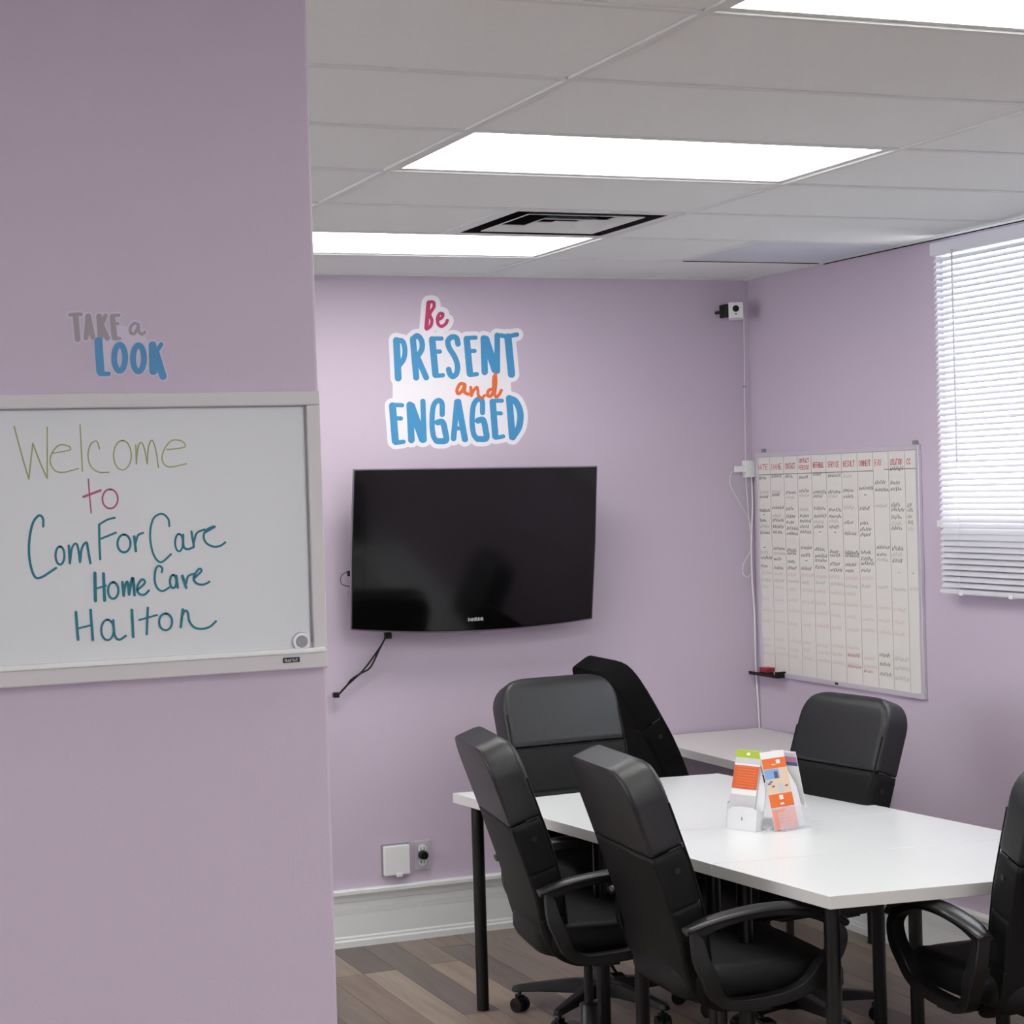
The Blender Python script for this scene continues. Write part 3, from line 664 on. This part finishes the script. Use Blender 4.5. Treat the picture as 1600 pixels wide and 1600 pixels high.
# ================================================================== PLANNER BOARD on the right wall
py1 = on(0, XW, 1183, 880).y; py0 = 1.185; pz0, pz1 = .968, 1.918
py1 = 2.415
pb = thing('planner_board', 'aluminium framed whiteboard ruled in columns with dense handwriting beside the window', 'whiteboard', (XW, (py0+py1)/2, pz0))
hy_, hz_ = (py1-py0)/2, pz1-pz0
G().box((-.010, -hy_+.01, .01), (-.001, hy_-.01, hz_-.01)).obj('writing_surface', 'board2', pb)
for a, b_ in [((-.016,-hy_,hz_-.020),(0,hy_,hz_)), ((-.016,-hy_,0),(0,hy_,.020)), ((-.0158,-hy_,.02),(0,-hy_+.020,hz_-.02)), ((-.0158,hy_-.020,.02),(0,hy_,hz_-.02))]:
    G().box(a, b_).obj('frame_rail', 'alu', pb, bevel=.002)
for yy in (-hy_+.03, hy_-.06):
    G().box((-.012, yy-.012, hz_), (0, yy+.012, hz_+.016)).obj('hanging_clip', 'mag', pb, bevel=.002)
G().box((-.0175, -.012, .006), (-.0158, .012, .014)).obj('maker_plate', 'dark', pb)
NR = Vector((-1, 0, 0)); ploc = pb.location.copy(); XB = XW - .0102
cP = lambda x, y: (1150 + x/3.81, 680 + y/3.81)
colx = [128, 215, 287, 377, 462, 550, 640, 735, 830, 922, 1020, 1092]
# column lines: real vertical rules, positions read at mid height
ruley = [on(0, XB, *cP(c, 760)).y - ploc.y for c in (133, 218, 300, 380, 464, 552, 643, 737, 831, 923, 1020, 1090)]
g = G()
for yy in ruley[1:-1]: ribbon(g, [Vector((-.0102, yy, hz_-.022)), Vector((-.0102, yy, .022))], NR, .0022, 0, .0002)
hzL = .855
ribbon(g, [Vector((-.0102, ruley[0], hzL)), Vector((-.0102, ruley[8], hzL+.002))], NR, .0035, 0, .0003)
ribbon(g, [Vector((-.0102, ruley[9]+.03, hzL+.006)), Vector((-.0102, ruley[-1], hzL+.006))], NR, .0035, 0, .0003)
g.obj('ruled_lines', 'line', pb)
heads = ['DATE','NAME','CONTACT','CONTACT','REFERRAL','SERVICE','RESULT','COMMENT','F/U','LOCATION','CC']
EY = Vector((0, -1, 0)); g = G(); rd = random.Random(3)
for i, hd in enumerate(heads):
    wd = ruley[i] - ruley[i+1]; cw = (wd-.03)/(len(hd)*1.35) if len(hd) > 3 else .011
    word(g, hd, Vector((-.0102, ruley[i]-.014, hzL + (.045 if i in (3,) else .022))), EY, EZ, NR, cw, .022 if i != 3 else .016, .0032)
    if i == 3: word(g, 'PERSON', Vector((-.0102, ruley[i]-.014, hzL+.016)), EY, EZ, NR, (wd-.03)/8.1, .018, .003)
o = g.obj('handwriting', 'ink_red', pb); o['kind'] = 'stuff'; o['label'] = 'red column headings'
def scrib(g, y0, z, wd, h):
    n = max(3, int(wd/.0042)); pts = []
    for i in range(n):
        pts.append(Vector((-.0102, y0 - wd*i/(n-1) + rd.uniform(-.001,.001), z + (h if i % 2 else 0)*rd.uniform(.55,1.0) + (0 if i % 2 else rd.uniform(0,.2)*h))))
    k = 0
    while k < n-1:
        m_ = min(n, k + rd.randint(3, 6)); 
        if m_-k >= 2: ribbon(g, pts[k:m_], NR, .0030, 0, .0003)
        k = m_ 
rows_y = [268, 330, 365, 432, 468, 505, 540, 572, 668, 706, 742, 783]
gb = G(); gf = G(); gr = G(); gk = G()
zrow = lambda cy: on(0, XB, *cP(430, cy)).z - ploc.z
rows = [242, 330, 362, 440, 478, 517, 548, 578, 680, 716, 750, 792]
skip = {(7,0),(7,4),(6,6),(8,0),(10,1),(10,2),(6,4),(10,0),(10,8),(10,9),(10,10)}
for r, cy in enumerate(rows):
    z = zrow(cy) - .006
    for i in range(11):
        if (i, r) in skip or (i == 8 and r in (4,5,6,7,11)): 
            continue
        wd = (ruley[i]-ruley[i+1]); dz = rd.uniform(-.008,.006) + (.02 if i >= 8 else 0)
        tgt = gf if (i == 8 and r in (3, 10)) or rd.random() < .12 else gb
        f_ = rd.uniform(.5, .86) if i not in (10,) else .4
        if rd.random() < .07: ribbon(tgt, [Vector((-.0102, ruley[i]-wd*.4, z+.008)), Vector((-.0102, ruley[i]-wd*.55, z+.008))], NR, .002, 0, .0003)
        else: scrib(tgt, ruley[i]-.012, z+dz, wd*f_, .016 if i not in (9,) else .019)
for cy, col, n_ in [(838, gr, 8), (880, gf, 11), (925, gr, 7), (995, gk, 10), (1060, gk, 10), (1130, gk, 10), (1240, gk, 7), (1285, gk, 8), (1330, gk, 8)]:
    z = zrow(cy) - .006
    for i in range(n_):
        wd = (ruley[i]-ruley[i+1]); scrib(col if not (cy == 838 and i > 2) else gk, ruley[i]-.012, z + rd.uniform(-.004,.004), wd*rd.uniform(.5,.85), .016)
for cy in (1265, 1315, 1370):
    scrib(gb, ruley[8]-.012, zrow(cy), (ruley[8]-ruley[9])*.7, .017); scrib(gf, ruley[9]-.008, zrow(cy)-.008, (ruley[9]-ruley[10])*.85, .018)
g2 = G(); scrib(g2, ruley[6]-.01, zrow(1285), .085, .016); scrib(g2, ruley[6]-.01, zrow(1350), .095, .016); scrib(g2, ruley[7]-.01, zrow(1350)-.01, .06, .014)
o = gb.obj('handwriting', 'ink_black', pb); o['kind'] = 'stuff'; o['label'] = 'black rows of entries'
o = gf.obj('handwriting', 'ink_faintg', pb); o['kind'] = 'stuff'; o['label'] = 'faded grey entries'
o = gr.obj('handwriting', 'ink_faint', pb); o['kind'] = 'stuff'; o['label'] = 'faint pink entries'
o = gk.obj('handwriting', 'ink_faint', pb); o['kind'] = 'stuff'; o['label'] = 'barely erased pink entries'
o = g2.obj('handwriting', 'ink_red', pb); o['kind'] = 'stuff'; o['label'] = 'small red entries'
# marker tray with red eraser
tr = thing('marker_tray', 'small black marker tray below the left corner of the planner board', 'tray', (XW, 2.33, .972))
g = G(); g.box((-.055, -.12, -.004), (0, .12, .002)); g.box((-.055, -.12, .002), (-.051, .12, .010)); g.box((-.055,-.12,.002),(0,-.105,.022)); g.obj('tray_body', 'black_pl', tr, bevel=.001)
er = thing('eraser', 'small red eraser lying on the black marker tray', 'eraser', (XW-.028, 2.335, .9742))
G().box((-.02, -.032, 0), (.02, .032, .010)).obj('felt', 'dark', er, bevel=.001)
G().box((-.021, -.033, .010), (.021, .033, .030)).obj('eraser_grip', 'red', er, bevel=.003)

# ================================================================== TABLES
A1, A2, A3, A4 = Vector((.669,1.452,0)), Vector((1.667,1.347,0)), Vector((1.897,-.795,0)), Vector((.900,-.678,0))
TZ = .74; TH = .034
def lerp(a, b_, t): return a + (b_-a)*t
def table(t0, t1, label, legs):
    a, b_, c, d = lerp(A1, A4, t0), lerp(A2, A3, t0), lerp(A2, A3, t1), lerp(A1, A4, t1)
    ctr = (a+b_+c+d)/4; t = thing('table', label, 'table', (ctr.x, ctr.y, 0), 0, 'white tables pushed together')
    e = .0030; pts = []
    for p in (d, c, b_, a):
        q = p - ctr; q = q * (1 - e/q.length); pts.append((q.x, q.y, TZ-TH))
    g = G(); g.prism(pts, None, (0,0,TH)); g.mi = [0 if abs(sum(g.v[i][2] for i in f)/len(f)-TZ) < .001 else 1 for f in g.f]
    g.obj('tabletop', ['white_gloss', 'white_edge'], t, bevel=.0012)
    for s_, r_ in legs:
        p = lerp(lerp(A1, A4, s_), lerp(A2, A3, s_), r_) - ctr
        g = G(); g.cyl((p.x, p.y, .006), (p.x, p.y, TZ-TH-.004), .0215, n=20); lg = g.obj('leg', 'black_metal', t)
        g = G(); g.cyl((p.x, p.y, TZ-TH-.004), (p.x, p.y, TZ-TH), .028, n=20); g.obj('leg_plate', 'black_metal', lg)
        g = G(); g.cyl((p.x, p.y, 0), (p.x, p.y, .006), .021, n=16); g.obj('foot', 'black_pl', lg)
    return t
S1, S2 = .497, .751
table(0, S1, 'long white table at the television end of the joined tables', [(.055,.034),(.055,.95),(.415,.06),(.45,.95)])
table(S1, S2, 'middle white table strip under the brochure holder', [(.535,.045),(.535,.95),(.715,.05),(.715,.95)])
table(S2, 1, 'nearest white table of the joined row, seams behind it', [(.79,.045),(.79,.95),(.955,.070),(.962,.95)])
# desk in the far corner
dk = thing('corner_desk', 'small white desk in the far corner under the planner board', 'desk', (2.165, 1.95, 0))
g = G(); g.box((-.285, -.50, .70), (.295, .50, .734)); g.mi = [0 if abs(sum(g.v[i][2] for i in f)/4-.734) < .001 else 1 for f in g.f]
g.obj('tabletop', ['desk_top', 'white_edge'], dk, bevel=.0012)
for x in (-.23, .24):
    for y in (-.44, .44):
        g = G(); g.cyl((x, y, .006), (x, y, .70), .0195, n=20); lg = g.obj('leg', 'black_metal', dk)
        g = G(); g.cyl((x, y, 0), (x, y, .006), .021, n=14); g.obj('foot', 'black_pl', lg)

# ================================================================== OFFICE CHAIRS
def spine(zs):
    """rear line of the back in side view: (x, z)"""
    K = [(-.02,.375),(-.10,.385),(-.165,.43),(-.195,.51),(-.215,.62),(-.255,.76),(-.298,.90),(-.343,1.04),(-.364,1.10)]
    return [(x - LEANX*max(0, z-.5)**1.3, .400 + (z-.375)*.91) for x, z in K]
LEANX = 0
def back_loft(s0, s1, W, th, rtop=0, creases=(), n=26, rbot=0, puff=0):
    K = [Vector((a, 0, b_)) for a, b_ in spine(0)]; C_ = crv(K, 10)
    d = [0]
    for i in range(1, len(C_)): d.append(d[-1] + (C_[i]-C_[i-1]).length)
    Ltot = d[-1]
    def at(s):
        s = max(0, min(Ltot-1e-6, s*Ltot)); i = max(k for k in range(len(d)) if d[k] <= s); i = min(i, len(C_)-2)
        t = (s-d[i])/(d[i+1]-d[i]); p = lerp(C_[i], C_[i+1], t); tg = (C_[min(i+2,len(C_)-1)] - C_[max(i-1,0)]).normalized(); return p, tg
    g = G(); rings = []; m_ = 28; ss = []
    for i in range(n+1): ss.append(s0 + (s1-s0)*i/n)
    if rtop: ss = [s for s in ss if s < s1 - rtop/Ltot] + [s1 - rtop/Ltot*(1-sin(pi/2*k/8)) for k in range(9)] + [s1]
    for c in creases: ss += [c-.006, c-.002, c, c+.002, c+.006]
    ss = sorted(set(ss)); last = len(ss)-1
    for i, s in enumerate(ss):
        p, tg = at(s); fw_ = Vector((tg.z, 0, -tg.x))   # forward normal
        w_ = W(s)/2; t_ = th(s)
        if rtop:
            e = (s*Ltot - (s1*Ltot-rtop)) / rtop
            if e > 0: w_ -= rtop*(1-sqrt(max(0, 1-min(1,e)**2)))*.98; 
            if e > .6: t_ *= 1 - .22*((e-.6)/.4)**2
        if rbot:
            e = (s0*Ltot + rbot - s*Ltot)/rbot
            if e > 0: w_ -= rbot*(1-sqrt(max(0, 1-min(1,e)**2)))*.98
        for c in creases:
            if abs(s-c) < .004: t_ -= .006; w_ -= .002
        if i == last and rtop == 0 or (i == 0 and rbot == 0): t_ -= .004; w_ -= .002
        ring = []
        rr_, rf = min(.012, t_*.3), min(.026, t_*.45)      # crisp rear edge, softer front edge
        for (cy, cf, r_, a0) in ((1, 1, rf, 0), (-1, 1, rf, 90), (-1, -1, rr_, 180), (1, -1, rr_, 270)):
            for q in range(7):
                a = radians(a0 + 15*q); y = cy*(w_-r_) + r_*cos(a); f_ = cf*(t_/2-r_) + r_*sin(a)
                if cf > 0: f_ += .010*(y/.225)**2 - .004
                ring.append(p + fw_*(t_/2 + f_) + Vector((0, y, 0)))
        rings += ring
    R = len(ss)
    g.add(rings, [(i*m_+k, i*m_+(k+1) % m_, (i+1)*m_+(k+1) % m_, (i+1)*m_+k) for i in range(R-1) for k in range(m_)], 0, True)
    g.add(rings[:m_], [tuple(reversed(range(m_)))]); g.add(rings[-m_:], [tuple(range(m_))])
    return g, at, Ltot
RT = .098
def make_chair(style='leather', arms=True):
    band_m, back_m = ('leather', 'leather2') if style == 'leather' else ('fabric', 'fabric')
    t = thing('office_chair', '', 'chair')
    Wf = lambda s: .455 if s > .55 else .455 - .03*((.55-s)/.55)
    Tf = lambda s: (.100 if s > .6 else .100 - .04*((.6-s)/.6)**1.2)
    SB = .695
    g, at, Lt = back_loft(SB+.002, 1.0, Wf, Tf, rtop=RT); g.obj('headrest_band', band_m, t, fixn=True)
    g, at, Lt = back_loft(.0, SB-.002, Wf, Tf, creases=(.50, .33), rbot=.06, n=30); g.obj('backrest', back_m, t, fixn=True)
    # stitched seams down the sides of the back
    for s_ in (-1, 1):
        pts = []
        for k in range(14):
            s = .30 + (.84-.30)*k/13; p, tg = at(s); fw_ = Vector((tg.z, 0, -tg.x)); pts.append(p + fw_*(Tf(s) - .002) + Vector((0, s_*(Wf(s)/2 - .0065), 0)))
        g = G(); g.tube(pts, .003, 5); g.obj('piping', 'leather2', t)
        p, tg = at(SB); fw_ = Vector((tg.z, 0, -tg.x)); g = G()
        g.tube([p + fw_*(Tf(SB)*k) + Vector((0, s_*(Wf(SB)/2 - .0010), 0)) for k in (.5, .62, .74, .86)], .0014, 5); g.obj('stitching', 'stitch', t)
        p, tg = at(SB-.07); fw_ = Vector((tg.z, 0, -tg.x)); q = p + fw_*.055 + Vector((0, s_*(Wf(SB)/2-.004), 0))
        g = G(); g.cyl(q, q + Vector((0, s_*.007, 0)), .008, n=12); g.obj('bolt', 'arm_pl', t)
    # seat cushion
    g = G(); n1, rings = 24, []
    for zz, sc_ in [(.405,.90),(.412,.965),(.43,1.0),(.465,1.0),(.485,.975),(.497,.92),(.503,.80),(.505,.55)]:
        for k in range(36):
            a = 2*pi*k/36; x = .245*(abs(cos(a))**.38)*(1 if cos(a) >= 0 else -1)*sc_; y = .245*(abs(sin(a))**.38)*(1 if sin(a) >= 0 else -1)*sc_
            rings.append((x+.045, y, zz + .03 - (.025*max(0, (x-.12)/.12)**2) + (.008 if abs(y) > .2 else 0)))
    g.add(rings, [(i*36+k, i*36+(k+1) % 36, (i+1)*36+(k+1) % 36, (i+1)*36+k) for i in range(7) for k in range(36)], 0, True)
    g.add(rings[:36], [tuple(reversed(range(36)))]); g.add(rings[-36:], [tuple(range(36))], 0, True); g.obj('seat', back_m, t)
    # armrests: closed loop of flat bar with a wider pad on top
    for s_ in ((-1, 1) if arms else ()):
        loop = [(-.185,.615),(-.10,.642),(.0,.655),(.10,.651),(.185,.622),(.222,.585),(.205,.535),(.165,.485),(.125,.435),(.06,.405),(-.04,.395),(-.10,.40),(-.135,.43),(-.155,.49),(-.175,.545)]
        L_ = crv([Vector((x, 0, z+.022+.025*max(0, .55-z)/.15)) for x, z in loop + [loop[0]]], 5)
        g = G(); vs = []; n_ = len(L_)
        for i, p in enumerate(L_):
            tg = (L_[(i+1) % (n_-1)] - L_[i-1 if i else n_-2]).normalized(); nn = Vector((-tg.z, 0, tg.x))
            bow = .016*sin(pi*min(1, max(0, (p.z-.40)/.25)))
            y0 = s_*(.272+bow); hw_ = .019
            th_ = .013 + .008*sin(pi*min(1, max(0, (p.z-.43)/.2)))
            for dx, dy in ((-th_, -hw_), (th_, -hw_), (th_, hw_), (-th_, hw_)): vs.append(p + nn*dx + Vector((0, y0+dy, 0)))
        g.add(vs, [(i*4+k, i*4+(k+1) % 4, (i+1)*4+(k+1) % 4, (i+1)*4+k) for i in range(n_-1) for k in range(4)], 0, False)
        ar = g.obj('armrest', 'black_pl', t, bevel=.003, fixn=True)
        pad = crv([Vector((x, 0, z+.018)) for x, z in [(-.218,.628),(-.165,.646),(-.10,.660),(.0,.671),(.10,.668),(.19,.646),(.24,.610)]], 5)
        g = G(); vs = []
        for i, p in enumerate(pad):
            tg = (pad[min(i+1, len(pad)-1)] - pad[max(i-1, 0)]).normalized(); nn = Vector((-tg.z, 0, tg.x)); e = i/(len(pad)-1)
            hw_ = .034*(.35+.65*sin(pi*min(1, max(0, e*.9+.05)))**.5); y0 = s_*.285
            for k in range(10):
                a = 2*pi*k/10; vs.append(p + nn*(.011*sin(a)) + Vector((0, y0 + hw_*cos(a), 0)))
        g.add(vs, [(i*10+k, i*10+(k+1) % 10, (i+1)*10+(k+1) % 10, (i+1)*10+k) for i in range(len(pad)-1) for k in range(10)], 0, True)
        g.add(vs[:10], [tuple(range(10))]); g.add(vs[-10:], [tuple(range(10))]); g.obj('arm_pad', 'arm_pl', ar, fixn=True)
        g = G(); g.box((-.06, min(s_*.15, s_*.285), .420), (.02, max(s_*.15, s_*.285), .432)); g.obj('arm_bracket', 'black_metal', ar)
    # mechanism
    g = G(); g.box((-.12, -.10, .405), (.13, .10, .437)); g.box((-.07, -.055, .375), (.08, .055, .405)); g.obj('tilt_mechanism', 'black_metal', t, bevel=.006)
    g = G(); g.tube(crv([(.03, -.05, .395), (.03, -.14, .39), (.03, -.21, .375)], 4), .005); g.box((.012, -.25, .367), (.048, -.20, .377)); g.obj('height_lever', 'black_pl', t)
    g = G(); g.lathe([(.014, .15), (.014, .40)], n=18); g.lathe([(.030, .06), (.030, .22), (.024, .225)], n=20); g.obj('gas_cylinder', 'black_metal', t)
    for k in range(5):
        a = 2*pi*k/5 + .25; d_ = Vector((cos(a), sin(a), 0)); sd = Vector((-sin(a), cos(a), 0))
        g = G(); vs = []
        for r_, zt, zb, hw_ in [(.02, .122, .070, .030), (.10, .120, .075, .025), (.22, .104, .074, .020), (.295, .092, .070, .017), (.315, .086, .070, .012)]:
            c = d_*r_
            vs += [c - sd*hw_ + Vector((0,0,zb)), c + sd*hw_ + Vector((0,0,zb)), c + sd*hw_*.75 + Vector((0,0,zt)), c - sd*hw_*.75 + Vector((0,0,zt))]
        g.add(vs, [(i*4+q, i*4+(q+1) % 4, (i+1)*4+(q+1) % 4, (i+1)*4+q) for i in range(4) for q in range(4)]); g.add(vs[:4], [(3,2,1,0)]); g.add(vs[-4:], [(0,1,2,3)])
        lg = g.obj('base_leg', 'black_pl', t, bevel=.004, fixn=True)
        c = d_*.29; ax = Vector((cos(a+1.1), sin(a+1.1), 0))
        g = G()
        for q in (-1, 1): g.cyl(c + ax*(q*.006) + Vector((0,0,.025)), c + ax*(q*.024) + Vector((0,0,.025)), .025, n=20)
        g.box((-.012, -.012, .03), (.012, .012, .058), T=Matrix.Translation(c)); g.cyl(c + Vector((0,0,.05)), c + Vector((0,0,.075)), .006, n=8)
        g.obj('caster', 'black_pl', lg)
    return t
CH = make_chair('leather'); 
CHN = make_chair('leather', False)
LEANX = .20; RT = .125; CHF = make_chair('fabric', False); LEANX = 0; RT = .098
def place(src, x, y, az, label, first=False, dz=0):
    # dz: how far the gas lift is raised or lowered from the model's own setting
    """az: compass angle of the seat's forward direction from +Y towards +X"""
    c = src if first else copy_tree(src)
    for ch in [o for o in bpy.data.objects if o.parent == c]:
        if ch.name.split('.')[0] not in ('gas_cylinder', 'base_leg'): ch.location.z += dz
    c.location = (x, y, 0); c.rotation_euler = (0, 0, radians(90-az)); c['label'] = label; c['group'] = 'black office chairs around the tables'
    return c
def hub(u, v, z, az, off=.36):
    """chair centre from the place of its back's top edge"""
    p = on(2, z, u, v); return p.x + off*sin(radians(az)), p.y + off*cos(radians(az))
ZT = 1.06
chairs = [
 (CH,  (965-30, 1190), 95, 0, 'nearest left black office chair, its tall back in front of the table', True),
 (CH,  (757-19, 1158), 99, -.015, 'black office chair seen side-on at the far left of the table', False),
 (CH,  (1350, 1096), 262, -.015, 'black office chair on the right side of the table, back towards the planner board', False),
 (CH,  None, 2, 0, 'black office chair at the near end of the table, cut off by the right edge', False),
 (CHF, (962, 1042), 93, .045, 'dull black fabric chair turned to the corner desk', True),
 (CHN,  (856, 1067), 176, .045, 'black leather office chair at the far table end, facing the viewer', True)]
for src, uv, az, dz, lb, first in chairs:
    x, y = hub(*uv, ZT+dz, az, .34) if uv else (1.495, -.715); place(src, x, y, az, lb, first, dz); print('chair', lb[:40], round(x, 3), round(y, 3))

# ================================================================== BROCHURE HOLDER
hc = on(2, TZ, 1213, 1292); hl = Vector((hc.x, hc.y+.05, TZ))
bh = thing('brochure_holder', 'white plastic four-sided brochure stand in the middle of the tables', 'brochure holder', hl)
HW = .056
def frame_for(az):
    a = radians(az); nrm = Vector((sin(a), cos(a), 0)); side = Vector((0,0,1)).cross(nrm); return nrm, side
LEAN = radians(14.5)
def face_pt(nrm, side, s, h, d):   # s sideways, h up along the leaning sheet, d outwards from the sheet foot
    return nrm*(.105 + d - h*sin(LEAN)) + side*s + Vector((0,0,h*cos(LEAN)+.004))
AZ = [166, 248, 346, 68]
g = G(); g.box((-.074,-.074,0),(.074,.074,.004), T=Matrix.Rotation(radians(-166), 4, 'Z')); g.obj('holder_base', 'holder', bh)
for az in AZ:
    nrm, side = frame_for(az)
    out = [(-HW,0),(HW,0),(HW,.075),(HW*.95,.12),(HW*.55,.165),(HW*.3,.185),(-HW*.3,.185),(-HW*.55,.165),(-HW*.95,.12),(-HW,.075)]
    g = G(); g.prism([face_pt(nrm, side, s, h, 0) for s, h in out], None, nrm*-.003); pf = g.obj('back_panel', 'holder', bh, fixn=True)
    clear = az == 166
    out = [(-HW,0),(HW,0),(HW,.062),(HW*.7,.07),(-HW*.2,.07),(-HW*.75,.066),(-HW,.055)]
    g = G(); g.prism([nrm*(.129 - .12*h) + side*s + Vector((0,0,h+.001)) for s, h in out], None, nrm*.002); g.obj('pocket_front', 'clear' if clear else 'holder', bh, fixn=True)
    g = G()
    for s_ in (-HW, HW-.002): g.prism([nrm*.103 + side*s_ + Vector((0,0,.001)), nrm*.130 + side*s_ + Vector((0,0,.001)), nrm*.122 + side*s_ + Vector((0,0,.06)), nrm*.090 + side*s_ + Vector((0,0,.06))], None, side*.002)
    g.box((-HW, .101, 0), (HW, .130, .002), T=Matrix(((side.x, nrm.x, 0, 0), (side.y, nrm.y, 0, 0), (0, 0, 1, 0), (0, 0, 0, 1))))
    g.obj('pocket_side', 'clear' if clear else 'holder', bh, fixn=True)
    if not clear:
        g = G(); g.box((-.002, .1245, .012), (.002, .1275, .04), T=Matrix(((side.x, nrm.x, 0, 0), (side.y, nrm.y, 0, 0), (0, 0, 1, 0), (0, 0, 0, 1)))); g.obj('pocket_slot', 'mag', bh)
SL = -.024
def brochure(az, label, bands, tilt=0, h0=.006, Hh=.235, w_=.049, extras=(), slide=0, back=False, d=.007):
    nrm, side = frame_for(az); loc = hl.copy(); base = face_pt(nrm, side, 0, h0, d); loc2 = hl + Vector((base.x, base.y, 0))
    t = thing('brochure', label, 'brochure', loc2)
    mats = ['b_white'] + sorted(set([b_[2] for b_ in bands] + [e[4] for e in extras])); g = G(); off = Vector((base.x, base.y, 0))
    def pt(s, h, dd):
        c, s2 = cos(tilt), sin(tilt); S, Hq = s*c - h*s2 + slide, s*s2 + h*c
        return face_pt(nrm, side, S, h0+Hq, d+dd) - off
    g.prism([pt(-w_,0,0), pt(w_,0,0), pt(w_,Hh,0), pt(-w_,Hh,0)], None, nrm*-.002)
    ob = g.obj('sheet', 'b_white', t, fixn=True)
    g = G()
    for a, b_, mname in bands:
        g.add([pt(-w_,a,.0006), pt(w_,a,.0006), pt(w_,b_,.0006), pt(-w_,b_,.0006)], [(0,1,2,3)], mats.index(mname))
    for i, (s0, s1, a, b_, mname) in enumerate(extras):
        g.add([pt(s0,a,.0010+i*2e-5), pt(s1,a,.0010+i*2e-5), pt(s1,b_,.0010+i*2e-5), pt(s0,b_,.0010+i*2e-5)], [(0,1,2,3)], mats.index(mname))
    g.obj('printed_face', mats, t)
    if back:
        g = G(); k = mats.index
        for s0, s1, a, b_, mname in [(-w_, w_, .185, .222, 'b_grey'), (-w_, w_, .180, .192, 'b_navy'), (-w_, .01, .192, .210, 'b_pink')]:
            dd = -.0026 - .0001*len(g.f)
            g.add([pt(s0,a,dd), pt(s0,b_,dd), pt(s1,b_,dd), pt(s1,a,dd)], [(0,1,2,3)], k(mname))
        g.obj('printed_back', mats, t)
    return t
ex = [(-.02,.02,.172,.178,'b_white')]
brochure(166, 'orange brochure with photos of hands at the front of the holder', [(.0,.062,'b_salmon'),(.062,.068,'b_grey'),(.068,.108,'b_orange'),(.108,.155,'b_skin'),(.155,.186,'b_grey'),(.186,.217,'b_orange')], h0=.0, slide=-.027,
  extras=[(-.049,.012,.155,.184,'b_blue'),(-.01,.006,.155,.176,'b_navy'),(.012,.049,.145,.186,'b_skin'),(-.049,-.02,.135,.152,'b_grey'),(-.044,-.030,.139,.143,'b_dark'),(-.028,-.016,.130,.134,'b_dark'),(-.034,-.022,.144,.148,'b_dark'),(-.004,.018,.112,.14,'b_grey'),(.026,.038,.128,.132,'b_dark'),
  (-.007,.009,.090,.104,'b_white'),(-.008,.008,.074,.081,'b_skin'),(.008,.024,.199,.211,'b_white'),(-.012,.004,.196,.199,'b_skin'),(-.03,.03,.052,.054,'b_orange'),(-.03,.02,.042,.044,'b_orange'),(-.03,.025,.032,.034,'b_orange'),(-.03,.03,.022,.024,'b_orange')], Hh=.238)
brochure(248, 'brochure with lime green top and rust coloured text block, left side of the holder', [(.0,.10,'b_grey'),(.118,.19,'b_rust'),(.196,.214,'b_grey'),(.214,.238,'b_green')], h0=.0, slide=SL,
  extras=[(-.035,.04,.125+.0085*k,.128+.0085*k,'b_orange') for k in range(8)] + [(-.006,.006,.222,.230,'b_white')], Hh=.238)
brochure(68, 'white, pink and navy brochure leaning at the back right of the holder', [(.0,.15,'b_grey')], h0=.0, Hh=.228, back=True, slide=-.022,
  extras=[(-.049,.049,.15,.17,'b_navy'),(-.02,.049,.172,.20,'b_pink')])
# thin second card behind it, seen over the top
print('objects', len(bpy.data.objects))
